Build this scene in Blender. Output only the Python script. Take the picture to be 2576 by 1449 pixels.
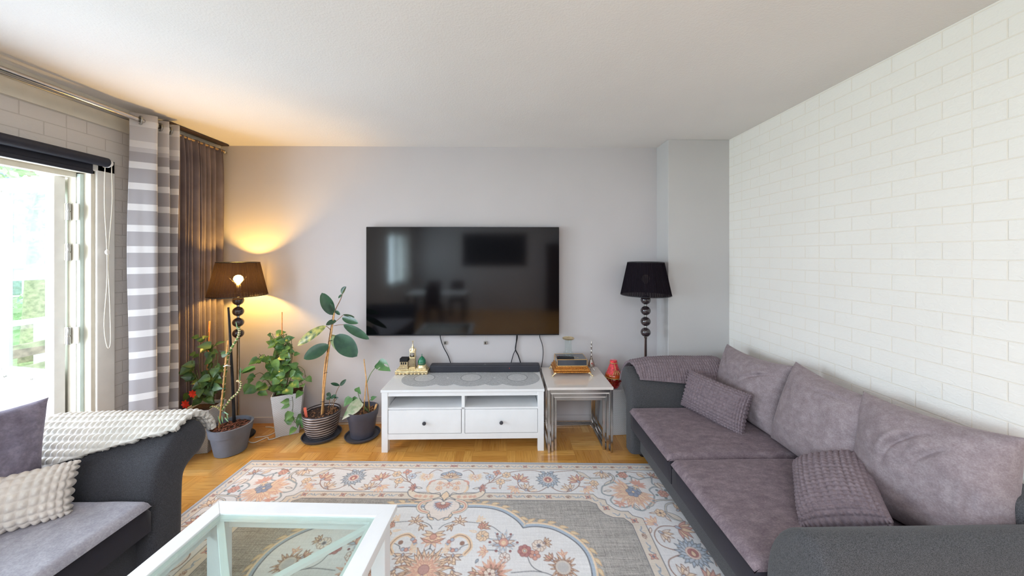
import bpy, bmesh, math, random
import numpy as np
from mathutils import Vector, Matrix, noise
R = math.radians
PI = math.pi
for o in list(bpy.data.objects): bpy.data.objects.remove(o)
S = bpy.context.scene
C = S.collection

# ------------------------------------------------------------------ camera
CAM_H = 1.79; FPX = 840.0; YAW = R(0.9)
cam_d = bpy.data.cameras.new('camera'); cam = bpy.data.objects.new('camera', cam_d); C.objects.link(cam)
cam.location = (0, 0, CAM_H); cam.rotation_euler = (PI/2, 0, -YAW)
cam_d.sensor_width = 36; cam_d.lens = 36*FPX/2576; cam_d.shift_y = -83.5/2576
cam_d.clip_start = 0.05; cam_d.clip_end = 200
S.camera = cam
# ------------------------------------------------------------------ world, lights, exposure
S.view_settings.view_transform = 'Standard'; S.view_settings.look = 'None'
S.view_settings.exposure = 0.0; S.view_settings.gamma = 1.0; S.view_settings.use_curve_mapping = False
w = bpy.data.worlds.new('sky'); S.world = w; w.use_nodes = True
bg = w.node_tree.nodes['Background']; bg.inputs[0].default_value = (0.80, 0.92, 1.10, 1); bg.inputs[1].default_value = 4.5
def area(name, loc, rot, sx, sy, power, col=(1, 1, 1)):
    l = bpy.data.lights.new(name, 'AREA'); l.shape = 'RECTANGLE'; l.size = sx; l.size_y = sy; l.energy = power; l.color = col
    o = bpy.data.objects.new(name, l); C.objects.link(o); o.location = loc; o.rotation_euler = rot; return o
area('daylight_balcony_door', (-3.6, 1.0, 1.35), (0, -PI/2-0.12, 0), 2.3, 2.6, 165, (0.84, 0.94, 1.12))
area('daylight_rear_window', (-3.5, -2.5, 1.6), (0, -PI/2-0.1, 0), 1.5, 1.8, 230, (0.84, 0.94, 1.12))
area('added_fill_rear', (-0.2, -1.7, 2.86), (0, 0, 0), 2.4, 2.2, 130, (0.90, 0.96, 1.10))  # added soft fill just under the ceiling behind the camera, no fixture

def at(px, py, Y):
    """point of the plane y = Y that a pixel of the photograph shows"""
    r = (px-1288)/FPX; s, c = math.sin(YAW), math.cos(YAW)
    d = Y/(c-r*s); l = r*d
    return Vector((l*c+d*s, Y, CAM_H-(py-641)/FPX*d))

# ------------------------------------------------------------------ materials
def lin(c):
    f = lambda v: v/12.92 if v <= 0.04045 else ((v+0.055)/1.055)**2.4
    return tuple(f(v/255) for v in c[:3])+(1,)
MATS = {}
class NT:
    def __init__(s, name):
        s.m = bpy.data.materials.new(name); s.m.use_nodes = True; s.t = s.m.node_tree; s.t.nodes.clear()
        s.out = s.n('ShaderNodeOutputMaterial'); s.co = None
    def n(s, kind, **kw):
        x = s.t.nodes.new(kind)
        for k, v in kw.items(): setattr(x, k, v)
        return x
    def l(s, a, b): s.t.links.new(a, b)
    def coord(s, scale=(1, 1, 1), rot=(0, 0, 0)):
        if s.co is None: s.co = s.n('ShaderNodeTexCoord')
        mp = s.n('ShaderNodeMapping'); mp.inputs['Scale'].default_value = scale; mp.inputs['Rotation'].default_value = rot
        s.l(s.co.outputs['Object'], mp.inputs[0]); return mp.outputs[0]
    def noise(s, scale=(1, 1, 1), k=1.0, detail=3, rough=0.5, dist=0):
        x = s.n('ShaderNodeTexNoise'); x.inputs['Scale'].default_value = k; x.inputs['Detail'].default_value = detail
        x.inputs['Roughness'].default_value = rough; x.inputs['Distortion'].default_value = dist
        s.l(s.coord(scale), x.inputs['Vector']); return x.outputs['Fac']
    def ramp(s, fac, stops):
        x = s.n('ShaderNodeValToRGB'); e = x.color_ramp.elements
        while len(e) < len(stops): e.new(0.5)
        for i, (p, c) in enumerate(stops): e[i].position = p; e[i].color = lin(c)
        s.l(fac, x.inputs[0]); return x.outputs[0]
    def math(s, op, a, b=None, c=None):
        x = s.n('ShaderNodeMath', operation=op)
        for i, v in enumerate((a, b, c)):
            if v is None: continue
            if isinstance(v, (int, float)): x.inputs[i].default_value = v
            else: s.l(v, x.inputs[i])
        return x.outputs[0]
    def mix(s, fac, a, b, mode='MIX'):
        x = s.n('ShaderNodeMix', data_type='RGBA', blend_type=mode)
        for i, v in ((0, fac), (6, a), (7, b)):
            if isinstance(v, (int, float)): x.inputs[i].default_value = v
            elif isinstance(v, tuple): x.inputs[i].default_value = v if len(v) == 4 else lin(v)
            else: s.l(v, x.inputs[i])
        return x.outputs[2]
    def bump(s, h, strength=0.3, dist=0.01, prev=None):
        x = s.n('ShaderNodeBump'); x.inputs['Strength'].default_value = strength; x.inputs['Distance'].default_value = dist
        s.l(h, x.inputs['Height'])
        if prev is not None: s.l(prev, x.inputs['Normal'])
        return x.outputs[0]
    def bsdf(s, col, rough=0.5, metal=0, normal=None, **kw):
        x = s.n('ShaderNodeBsdfPrincipled')
        def put(k, v):
            if isinstance(v, (int, float)): x.inputs[k].default_value = v
            elif isinstance(v, tuple): x.inputs[k].default_value = v if len(v) == 4 else lin(v)
            else: s.l(v, x.inputs[k])
        put('Base Color', col); put('Roughness', rough); put('Metallic', metal)
        if normal is not None: s.l(normal, x.inputs['Normal'])
        for k, v in kw.items(): put(k.replace('_', ' '), v)
        s.l(x.outputs[0], s.out.inputs[0]); return x
def plain(name, col, rough=0.5, metal=0, var=0.06, vs=8, bump=0.0, bs=200, bd=0.002, **kw):
    t = NT(name); a = tuple(max(0, min(255, c*(1-var))) for c in col); b = tuple(min(255, c*(1+var)) for c in col)
    cc = t.ramp(t.noise(k=vs), [(0.3, a), (0.7, b)])
    nrm = t.bump(t.noise(k=bs, detail=2), bump, bd) if bump else None
    t.bsdf(cc, rough, metal, nrm, **kw); return t.m

def m_wall(name, col, bs=260, st=0.25):
    t = NT(name); n1 = t.noise(k=1.3, detail=2)
    cc = t.ramp(n1, [(0.3, tuple(c*0.985 for c in col)), (0.7, tuple(min(255, c*1.01) for c in col))])
    t.bsdf(cc, 0.85, 0, t.bump(t.noise(k=bs, detail=3), st, 0.003)); return t.m
M_WALL = m_wall('grey_wallpaper', (199, 194, 194), 180, 0.12)
M_CEIL = m_wall('ceiling_textured_paint', (229, 226, 223), 110, 0.55)
M_COL = m_wall('pillar_grey_paint', (196, 193, 191), 180, 0.12)
def m_panel(name, col, joint):
    # embossed foam brick panels, 0.79 m wide sheets; wall lies in the y-z plane
    t = NT(name); tc = t.n('ShaderNodeTexCoord'); sp = t.n('ShaderNodeSeparateXYZ'); t.l(tc.outputs['Object'], sp.inputs[0])
    u = t.math('FLOORED_MODULO', t.math('ADD', sp.outputs[1], 0.005), 0.79)
    cb = t.n('ShaderNodeCombineXYZ'); t.l(u, cb.inputs[0]); t.l(t.math('ADD', sp.outputs[2], 0.045), cb.inputs[1])
    br = t.n('ShaderNodeTexBrick'); t.l(cb.outputs[0], br.inputs['Vector']); br.offset = 0.5
    for k, v in (('Scale', 1), ('Mortar Size', 0.0035), ('Mortar Smooth', 0.4), ('Bias', 0), ('Brick Width', 0.2257), ('Row Height', 0.0905)):
        br.inputs[k].default_value = v
    edge = t.math('LESS_THAN', u, 0.004)
    j = t.math('MAXIMUM', br.outputs['Fac'], edge)
    cl = t.n('ShaderNodeTexNoise'); t.l(tc.outputs['Object'], cl.inputs['Vector']); cl.inputs['Scale'].default_value = 2.0
    base = t.ramp(cl.outputs['Fac'], [(0.3, tuple(c*0.985 for c in col)), (0.7, col)])
    cc = t.mix(j, base, joint)
    rel = t.noise(scale=(1, 1, 1.8), k=24, detail=3, dist=1.2)
    b1 = t.bump(t.math('SUBTRACT', 1.0, j), 0.45, 0.006)
    b2 = t.bump(rel, 0.32, 0.008, b1)
    t.bsdf(cc, 0.62, 0, b2); return t.m
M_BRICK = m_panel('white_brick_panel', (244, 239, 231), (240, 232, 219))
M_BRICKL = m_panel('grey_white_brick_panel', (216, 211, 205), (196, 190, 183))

def m_parquet():
    t = NT('oak_basket_parquet'); tc = t.n('ShaderNodeTexCoord'); sp = t.n('ShaderNodeSeparateXYZ'); t.l(tc.outputs['Object'], sp.inputs[0])
    s = 0.305; x = t.math('DIVIDE', sp.outputs[0], s); y = t.math('DIVIDE', sp.outputs[1], s)
    i = t.math('FLOOR', x); j = t.math('FLOOR', y); u = t.math('SUBTRACT', x, i); v = t.math('SUBTRACT', y, j)
    par = t.math('FLOORED_MODULO', t.math('ADD', i, j), 2)
    mixf = lambda a, b: t.math('ADD', t.math('MULTIPLY', a, par), t.math('MULTIPLY', b, t.math('SUBTRACT', 1, par)))
    across = mixf(u, v); along = mixf(v, u)
    N = 4; ac = t.math('MULTIPLY', across, N); k = t.math('FLOOR', ac); fr = t.math('SUBTRACT', ac, k)
    cb = t.n('ShaderNodeCombineXYZ'); t.l(i, cb.inputs[0]); t.l(j, cb.inputs[1]); t.l(k, cb.inputs[2])
    wn = t.n('ShaderNodeTexWhiteNoise'); t.l(cb.outputs[0], wn.inputs[0])
    base = t.ramp(wn.outputs['Value'], [(0.0, (196, 138, 66)), (0.3, (214, 157, 78)), (0.6, (226, 172, 92)), (0.85, (205, 149, 74)), (1.0, (236, 190, 116))])
    g = t.n('ShaderNodeCombineXYZ'); t.l(t.math('MULTIPLY', along, 1.2), g.inputs[0]); t.l(t.math('MULTIPLY', across, 26), g.inputs[1]); t.l(t.math('MULTIPLY', wn.outputs['Value'], 50), g.inputs[2])
    gn = t.n('ShaderNodeTexNoise'); gn.inputs['Scale'].default_value = 1.6; gn.inputs['Detail'].default_value = 4; t.l(g.outputs[0], gn.inputs['Vector'])
    gr = t.ramp(gn.outputs['Fac'], [(0.3, (226, 216, 200)), (0.7, (255, 255, 255))])
    cc = t.mix(1.0, base, gr, 'MULTIPLY')
    e1 = t.math('LESS_THAN', t.math('MINIMUM', fr, t.math('SUBTRACT', 1, fr)), 0.014)
    e2 = t.math('LESS_THAN', t.math('MINIMUM', along, t.math('SUBTRACT', 1, along)), 0.0035)
    e = t.math('MAXIMUM', e1, e2); cc = t.mix(t.math('MULTIPLY', e, 0.35), cc, (120, 74, 34))
    rg = t.math('MULTIPLY_ADD', gn.outputs['Fac'], 0.15, 0.22)
    t.bsdf(cc, rg, 0, t.bump(e, -0.15, 0.001), Coat_Weight=0.25, Coat_Roughness=0.15); return t.m
M_FLOOR = m_parquet()

def m_velour(name, dark, light, scale=(1, 1, 1), k=9):
    t = NT(name); n1 = t.noise(scale=scale, k=k, detail=6, rough=0.7, dist=0.25); n2 = t.noise(scale=scale, k=k*7, detail=3, rough=0.7)
    f = t.math('ADD', t.math('MULTIPLY', n1, 0.55), t.math('MULTIPLY', n2, 0.45))
    cc = t.ramp(f, [(0.36, dark), (0.50, tuple((a+b)/2 for a, b in zip(dark, light))), (0.62, light)])
    t.bsdf(cc, 0.85, 0, t.bump(n2, 0.16, 0.003), Sheen_Weight=0.5, Sheen_Roughness=0.4, Sheen_Tint=lin(light)); return t.m
M_VEL = m_velour('mauve_grey_velour', (126, 111, 115), (158, 145, 147), k=22)
M_VELD = m_velour('mauve_grey_seat_velour', (98, 83, 90), (140, 125, 129), (1.0, 1.8, 1), 16)
M_VELL = m_velour('silver_grey_seat_velour', (142, 138, 146), (178, 174, 181), (1, 1, 1), 18)
M_VELP = m_velour('violet_grey_pillow_velour', (100, 93, 108), (138, 130, 145), k=6)
def m_tweed(name, a, b, k=260):
    t = NT(name); n1 = t.noise(scale=(1, 1, 0.25), k=k, detail=2); n2 = t.noise(scale=(0.3, 0.3, 1), k=k, detail=2)
    f = t.math('ADD', t.math('MULTIPLY', n1, 0.5), t.math('MULTIPLY', n2, 0.5))
    cc = t.ramp(f, [(0.40, a), (0.62, b)])
    t.bsdf(cc, 0.9, 0, t.bump(f, 0.5, 0.002), Sheen_Weight=0.12); return t.m
M_TWEED = m_tweed('charcoal_tweed', (36, 36, 39), (92, 91, 93), 900)
M_TWEEDL = m_tweed('charcoal_tweed_dark', (28, 28, 32), (76, 76, 82), 900)
M_BLKV = plain('black_violet_velvet', (24, 18, 30), 0.8, var=0.15, bump=0.2, Sheen_Weight=0.15)
M_PIPE = plain('pale_grey_piping', (170, 160, 162), 0.8)
M_WAFM = m_velour('mauve_waffle_plush', (108, 94, 99), (136, 121, 126), k=30)
M_WAFW = plain('cream_waffle_knit', (212, 207, 198), 0.9, var=0.03, bump=0.5, bs=350, Sheen_Weight=0.3)
M_WAFC = plain('beige_waffle_knit', (214, 204, 194), 0.9, var=0.03, bump=0.5, bs=350, Sheen_Weight=0.3)
M_WHITE = plain('white_lacquer', (236, 236, 236), 0.32, var=0.01)
M_WHITEF = plain('white_matt_paint', (232, 230, 224), 0.45, var=0.02)
M_CREAMF = plain('cream_frame_paint', (226, 220, 204), 0.45, var=0.03)
M_PALEG = plain('pale_green_seal_paint', (196, 212, 206), 0.45, var=0.04)
M_GLOSSC = plain('cream_high_gloss_top', (226, 217, 210), 0.12, var=0.01, Coat_Weight=0.6, Coat_Roughness=0.04)
M_CHROME = plain('brushed_chrome', (196, 192, 188), 0.16, 1.0, var=0.03)
M_STEEL = plain('satin_steel', (176, 176, 172), 0.3, 1.0, var=0.05)
M_GOLD = plain('polished_gold', (240, 214, 172), 0.34, 0.9, var=0.12, vs=60, bump=0.3, bs=160)
M_GOLDO = plain('carved_antique_gold', (186, 128, 62), 0.4, 0.75, var=0.3, vs=110, bump=0.9, bs=150, bd=0.004)
M_BRASSL = plain('pale_brass_edge', (216, 182, 130), 0.3, 0.8, var=0.05)
M_BLACK = plain('black_plastic', (26, 27, 31), 0.35, var=0.05)
M_BLACKM = plain('black_matt', (20, 20, 23), 0.7, var=0.05)
M_CHAR = plain('charcoal_rubber', (62, 63, 70), 0.55, var=0.06)
M_SBAR = plain('soundbar_cloth', (45, 46, 54), 0.5, var=0.06, bump=0.3, bs=500, bd=0.001)
M_NAVY = plain('navy_roller_fabric', (30, 33, 46), 0.55, var=0.08)
M_SCREEN = plain('tv_screen_glass', (7, 7, 11), 0.085, var=0.02, Specular_IOR_Level=0.62)
M_BEZEL = plain('tv_bezel', (44, 46, 52), 0.35, 0.6)
M_BEAD = plain('smoky_glass_bead', (58, 48, 52), 0.08, var=0.1, Transmission_Weight=0.35, Coat_Weight=0.8)
M_POTG = plain('slate_grey_pot', (108, 114, 126), 0.6, var=0.05, bump=0.35, bs=90, bd=0.003)
M_POTD = plain('dark_grey_plastic_pot', (68, 69, 80), 0.42, var=0.08)
M_SAUC = plain('dark_grey_saucer', (66, 67, 74), 0.55, var=0.06)
M_SILVERP = None
M_SOIL = plain('dark_soil', (52, 36, 28), 0.95, var=0.5, vs=60, bump=1.0, bs=80, bd=0.01)
M_BARK = plain('bark_chips', (120, 84, 58), 0.9, var=0.35, vs=40, bump=0.5)
M_CLAY = plain('clay_pebbles', (116, 72, 58), 0.85, var=0.25, vs=50)
M_BAMBOO = plain('bamboo_stick', (212, 162, 102), 0.55, var=0.12, vs=30)
M_COCO = plain('coir_brown_stake', (190, 120, 66), 0.7, var=0.15, vs=30)
M_TWIG = plain('brown_twig', (132, 98, 66), 0.8, var=0.2, vs=40)
M_GSTEM = plain('green_stem', (92, 120, 62), 0.6, var=0.2, vs=40)
M_DSTEM = plain('dark_vine_stem', (70, 82, 42), 0.6, var=0.2, vs=40)
def m_leaf(name, a, b, vein=None, k=14, rough=0.35):
    t = NT(name); cc = t.ramp(t.noise(k=k, detail=3), [(0.35, a), (0.65, b)])
    p = t.bsdf(cc, rough, 0, t.bump(t.noise(k=60, detail=2), 0.15, 0.004), Coat_Weight=0.2, Coat_Roughness=0.25)
    tr = t.n('ShaderNodeBsdfTranslucent'); t.l(cc, tr.inputs[0]); mx = t.n('ShaderNodeMixShader'); mx.inputs[0].default_value = 0.15
    t.l(p.outputs[0], mx.inputs[1]); t.l(tr.outputs[0], mx.inputs[2]); t.l(mx.outputs[0], t.out.inputs[0]); return t.m
M_LRUB = m_leaf('rubber_plant_leaf', (30, 66, 48), (58, 98, 66), k=9, rough=0.28)
M_LRUBV = m_leaf('rubber_leaf_variegated', (52, 92, 58), (196, 190, 104), k=26, rough=0.3)
M_LRUBP = m_leaf('rubber_leaf_pale', (120, 146, 84), (156, 174, 112), k=12)
M_LPOT = m_leaf('pothos_leaf', (54, 98, 48), (112, 152, 76), k=12, rough=0.35)
M_LDARK = m_leaf('shaded_corner_leaf', (40, 70, 40), (84, 114, 60), k=12, rough=0.4)  # green darkened so the colour carries the corner's shade
M_LMON = m_leaf('monstera_leaf', (58, 104, 60), (100, 146, 88), k=10, rough=0.3)
M_LPALE = m_leaf('pale_sick_leaf', (116, 146, 100), (188, 182, 160), k=16, rough=0.4)
M_LRED = m_leaf('red_bract', (206, 28, 22), (236, 70, 44), k=12)
def m_glass(name, tint, gl=0.06, rough=0.02):
    t = NT(name); tr = t.n('ShaderNodeBsdfTransparent'); tr.inputs[0].default_value = lin(tint)
    g = t.n('ShaderNodeBsdfGlossy'); g.inputs['Roughness'].default_value = rough; g.inputs[0].default_value = (1, 1, 1, 1)
    fr = t.n('ShaderNodeLayerWeight'); fr.inputs[0].default_value = 0.5; f = t.math('MULTIPLY_ADD', t.math('POWER', fr.outputs['Facing'], 5), 0.9, 0.025)
    mx = t.n('ShaderNodeMixShader'); t.l(f, mx.inputs[0]); t.l(tr.outputs[0], mx.inputs[1]); t.l(g.outputs[0], mx.inputs[2]); t.l(mx.outputs[0], t.out.inputs[0]); return t.m
M_GLT = m_glass('green_tinted_table_glass', (241, 247, 244))
M_GLW = m_glass('door_pane_glass', (240, 248, 246))
M_GLC = m_glass('clear_glass', (246, 250, 249))
def m_shade():
    t = NT('pleated_black_organza'); tc = t.n('ShaderNodeTexCoord'); sp = t.n('ShaderNodeSeparateXYZ'); t.l(tc.outputs['Object'], sp.inputs[0])
    a = t.math('ARCTAN2', sp.outputs[1], sp.outputs[0])
    w1 = t.math('SINE', t.math('MULTIPLY', a, 64)); nz = t.n('ShaderNodeTexNoise'); cb = t.n('ShaderNodeCombineXYZ')
    t.l(t.math('MULTIPLY', a, 22), cb.inputs[0]); t.l(t.math('MULTIPLY', sp.outputs[2], 1.5), cb.inputs[1]); t.l(cb.outputs[0], nz.inputs['Vector']); nz.inputs['Scale'].default_value = 1.0
    f = t.math('ADD', t.math('MULTIPLY', w1, 0.12), nz.outputs['Fac'])
    op = t.n('ShaderNodeMapRange'); t.l(f, op.inputs[0]); op.inputs[1].default_value = 0.35; op.inputs[2].default_value = 0.7; op.inputs[3].default_value = 0.90; op.inputs[4].default_value = 0.99
    df = t.n('ShaderNodeBsdfDiffuse'); df.inputs[0].default_value = lin((40, 35, 42)); tl = t.n('ShaderNodeBsdfTranslucent'); tl.inputs[0].default_value = lin((24, 17, 14))
    m1 = t.n('ShaderNodeMixShader'); m1.inputs[0].default_value = 0.45; t.l(df.outputs[0], m1.inputs[1]); t.l(tl.outputs[0], m1.inputs[2])
    tr = t.n('ShaderNodeBsdfTransparent'); tr.inputs[0].default_value = (1, 0.93, 0.86, 1); m2 = t.n('ShaderNodeMixShader'); t.l(op.outputs[0], m2.inputs[0]); t.l(tr.outputs[0], m2.inputs[1]); t.l(m1.outputs[0], m2.inputs[2])
    t.l(m2.outputs[0], t.out.inputs[0]); return t.m
M_SHADE = m_shade()
def m_emit(name, col, st):
    t = NT(name); e = t.n('ShaderNodeEmission'); e.inputs[0].default_value = lin(col); e.inputs[1].default_value = st; t.l(e.outputs[0], t.out.inputs[0]); return t.m
def m_stripe():
    t = NT('striped_sheer_curtain'); tc = t.n('ShaderNodeTexCoord'); sp = t.n('ShaderNodeSeparateXYZ'); t.l(tc.outputs['Object'], sp.inputs[0])
    z = t.math('FLOORED_MODULO', t.math('ADD', sp.outputs[2], 0.02), 0.166); b = t.math('LESS_THAN', z, 0.052)
    top = t.math('GREATER_THAN', sp.outputs[2], 2.60); b = t.math('MAXIMUM', b, t.math('MULTIPLY', top, 0.55))
    cc = t.mix(b, (190, 186, 189), (240, 238, 238))
    p = t.bsdf(cc, 0.75, 0, t.bump(t.noise(k=500), 0.2, 0.001), Sheen_Weight=0.3)
    tl = t.n('ShaderNodeBsdfTranslucent'); t.l(cc, tl.inputs[0]); mx = t.n('ShaderNodeMixShader'); mx.inputs[0].default_value = 0.35
    t.l(p.outputs[0], mx.inputs[1]); t.l(tl.outputs[0], mx.inputs[2])
    tr = t.n('ShaderNodeBsdfTransparent'); m2 = t.n('ShaderNodeMixShader'); t.l(t.math('MULTIPLY_ADD', b, 0.06, 0.92), m2.inputs[0]); t.l(tr.outputs[0], m2.inputs[1]); t.l(mx.outputs[0], m2.inputs[2])
    t.l(m2.outputs[0], t.out.inputs[0]); return t.m
M_STRIPE = m_stripe()
def m_dcurt():
    t = NT('dark_taupe_velvet_curtain'); n1 = t.noise(k=5, detail=3); cc = t.ramp(n1, [(0.3, (96, 86, 90)), (0.7, (120, 109, 112))])
    v = t.n('ShaderNodeTexVoronoi'); v.inputs['Scale'].default_value = 60; t.l(t.coord(), v.inputs['Vector'])
    tc = t.n('ShaderNodeSeparateXYZ'); t.l(t.coord(), tc.inputs[0])
    low = t.n('ShaderNodeMapRange'); t.l(tc.outputs[2], low.inputs[0]); low.inputs[1].default_value = 2.3; low.inputs[2].default_value = 1.3; low.inputs[3].default_value = 0.05; low.inputs[4].default_value = 0.13
    sp = t.math('LESS_THAN', v.outputs['Distance'], low.outputs[0])
    cc = t.mix(t.math('MULTIPLY', sp, 0.8), cc, (190, 178, 160))
    t.bsdf(cc, t.math('MULTIPLY_ADD', sp, -0.6, 0.85), t.math('MULTIPLY', sp, 0.8), t.bump(t.noise(k=300), 0.3, 0.002), Sheen_Weight=0.5, Sheen_Roughness=0.35, Sheen_Tint=lin((190, 170, 160))); return t.m
M_DCURT = m_dcurt()
def m_woven(name, col):
    t = NT(name); a = t.n('ShaderNodeTexBrick'); t.l(t.coord((1, 1, 1), (PI/2, 0, 0)), a.inputs['Vector'])
    tc = t.n('ShaderNodeTexCoord'); sp = t.n('ShaderNodeSeparateXYZ'); t.l(tc.outputs['Object'], sp.inputs[0]); cb = t.n('ShaderNodeCombineXYZ')
    t.l(t.math('ADD', sp.outputs[0], sp.outputs[1]), cb.inputs[0]); t.l(sp.outputs[2], cb.inputs[1]); t.l(cb.outputs[0], a.inputs['Vector'])
    for k, v in (('Scale', 1), ('Mortar Size', 0.0022), ('Mortar Smooth', 0.8), ('Brick Width', 0.020), ('Row Height', 0.010)): a.inputs[k].default_value = v
    cc = t.mix(a.outputs['Fac'], col, tuple(c*0.86 for c in col))
    t.bsdf(cc, 0.5, 0, t.bump(t.math('SUBTRACT', 1, a.outputs['Fac']), 0.8, 0.004)); return t.m
M_WOVEN = m_woven('white_woven_plastic', (226, 226, 228))
def m_ribpot():
    t = NT('ribbed_silver_brown_pot'); tc = t.n('ShaderNodeSeparateXYZ'); t.l(t.coord(), tc.inputs[0])
    n = t.noise(k=9, detail=2); f = t.math('SINE', t.math('MULTIPLY', t.math('ADD', tc.outputs[2], t.math('MULTIPLY', n, 0.012)), 260))
    cc = t.ramp(t.math('MULTIPLY_ADD', f, 0.4, t.math('MULTIPLY', n, 1.0)), [(0.25, (58, 52, 54)), (0.55, (118, 108, 106)), (0.85, (196, 188, 186))])
    t.bsdf(cc, 0.4, 0.35, t.bump(f, 0.6, 0.004)); return t.m
M_SILVERP = m_ribpot()
def m_lace():
    t = NT('grey_lace'); tc = t.n('ShaderNodeSeparateXYZ'); t.l(t.coord(), tc.inputs[0])
    x = t.math('SUBTRACT', t.math('FLOORED_MODULO', t.math('ADD', tc.outputs[0], 0.23), 0.46), 0.23)
    r = t.math('SQRT', t.math('ADD', t.math('MULTIPLY', x, x), t.math('MULTIPLY', tc.outputs[1], tc.outputs[1])))
    a = t.math('ARCTAN2', tc.outputs[1], x)
    s1 = t.math('SINE', t.math('MULTIPLY', a, 90)); s2 = t.math('SINE', t.math('MULTIPLY', r, 420)); n = t.noise(k=120, detail=3, rough=0.7)
    f = t.math('MULTIPLY_ADD', t.math('MULTIPLY', s1, s2), 0.12, n)
    f = t.math('ADD', f, t.math('MULTIPLY', t.math('LESS_THAN', t.math('ABSOLUTE', t.math('SUBTRACT', r, 0.10)), 0.004), -0.4))
    f = t.math('ADD', f, t.math('MULTIPLY', t.math('LESS_THAN', r, 0.094), 0.14))
    cc = t.ramp(f, [(0.2, (148, 150, 153)), (0.5, (188, 190, 192)), (0.75, (222, 222, 222))])
    t.bsdf(cc, 0.6, 0, t.bump(f, 0.6, 0.003)); return t.m
M_LACE = m_lace()
M_GRASS = plain('bright_lawn', (150, 178, 112), 0.9, var=0.25, vs=2, bump=0.5, bs=30)
M_HEDGE = m_leaf('hedge_leaf', (150, 176, 128), (196, 210, 168), k=5, rough=0.6)
M_TREEL = m_leaf('tree_leaf_pale', (150, 174, 130), (200, 214, 178), k=3, rough=0.6)
M_STUCCO = plain('white_stucco', (238, 238, 236), 0.9, var=0.02)
M_GREYST = plain('grey_plinth', (150, 154, 162), 0.9, var=0.04)
M_WOODG = plain('weathered_wood', (150, 132, 112), 0.7, var=0.2, vs=14)
M_DECK = plain('grey_balcony_floor', (176, 172, 166), 0.8, var=0.1)
M_DARKW = plain('dark_brown_wood', (58, 40, 34), 0.4, var=0.2, vs=6)
M_WINB = plain('far_window_glass', (120, 128, 136), 0.1, var=0.2)
M_RED = plain('red_tulle', (196, 40, 48), 0.5, var=0.25, vs=50, bump=0.4, Sheen_Weight=0.4)
M_ORANGE = plain('orange_glass', (186, 80, 34), 0.15, var=0.12, Coat_Weight=0.5)
M_DRED = plain('dark_red_beads', (110, 18, 18), 0.15, var=0.5, vs=120, Coat_Weight=0.7)
M_GREEN = plain('green_enamel', (16, 112, 78), 0.3, var=0.05, Coat_Weight=0.4)
M_SILV = plain('antique_silver', (190, 184, 176), 0.3, 0.9, var=0.2, vs=90, bump=0.5, bs=200)
M_DGLASS = plain('dark_lid_glass', (62, 66, 74), 0.08, var=0.1, Coat_Weight=0.5)
M_GEM = plain('red_gem', (200, 20, 20), 0.1, Coat_Weight=1.0)
M_ORTAG = plain('orange_plant_tag', (226, 110, 84), 0.5)
M_GDOT = plain('pale_gold_thread', (214, 180, 110), 0.4, 0.5)

# ------------------------------------------------------------------ geometry helpers
def nb(): return bmesh.new()
def box(bm, c, s, rot=None, bev=0.0, seg=2):
    r = bmesh.ops.create_cube(bm, size=1.0); vs = r['verts']
    bmesh.ops.scale(bm, vec=s, verts=vs)
    if bev: 
        es = list({e for v in vs for e in v.link_edges})
        g = bmesh.ops.bevel(bm, geom=es, offset=bev, segments=seg, profile=0.5, affect='EDGES')
        vs = list({v for f in g['faces'] for v in f.verts} | {v for v in vs if v.is_valid})
    if rot is not None: bmesh.ops.rotate(bm, cent=(0, 0, 0), matrix=rot if isinstance(rot, Matrix) else Matrix.Rotation(rot, 3, 'Z'), verts=vs)
    bmesh.ops.translate(bm, vec=c, verts=vs); return vs
def bb(bm, x0, x1, y0, y1, z0, z1, bev=0.0, seg=2):
    return box(bm, ((x0+x1)/2, (y0+y1)/2, (z0+z1)/2), (abs(x1-x0), abs(y1-y0), abs(z1-z0)), None, bev, seg)
def lathe(bm, prof, c=(0, 0, 0), n=32, cap=True, sx=1, sy=1):
    rings = []
    for r, z in prof:
        rings.append([bm.verts.new((c[0]+math.cos(2*PI*i/n)*r*sx, c[1]+math.sin(2*PI*i/n)*r*sy, c[2]+z)) for i in range(n)])
    for a, b in zip(rings, rings[1:]):
        for i in range(n): bm.faces.new((a[i], a[(i+1) % n], b[(i+1) % n], b[i]))
    if cap:
        bm.faces.new(list(reversed(rings[0]))); bm.faces.new(rings[-1])
def sph(bm, c, r, u=20, v=12, s=(1, 1, 1)):
    g = bmesh.ops.create_uvsphere(bm, u_segments=u, v_segments=v, radius=r); bmesh.ops.scale(bm, vec=s, verts=g['verts']); bmesh.ops.translate(bm, vec=c, verts=g['verts'])
def crom(pts, k=6, closed=False):
    P = [Vector(p) for p in pts]; n = len(P); out = []
    rng = n if closed else n-1
    for i in range(rng):
        p1, p2 = P[i], P[(i+1) % n]
        p0 = P[i-1] if (i or closed) else p1*2-p2
        p3 = P[(i+2) % n] if (i+2 < n or closed) else p2*2-p1
        for j in range(k):
            t = j/k
            out.append(0.5*((2*p1)+(p2-p0)*t+(2*p0-5*p1+4*p2-p3)*t*t+(3*p1-p0-3*p2+p3)*t*t*t))
    if not closed: out.append(P[-1])
    return out
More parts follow.
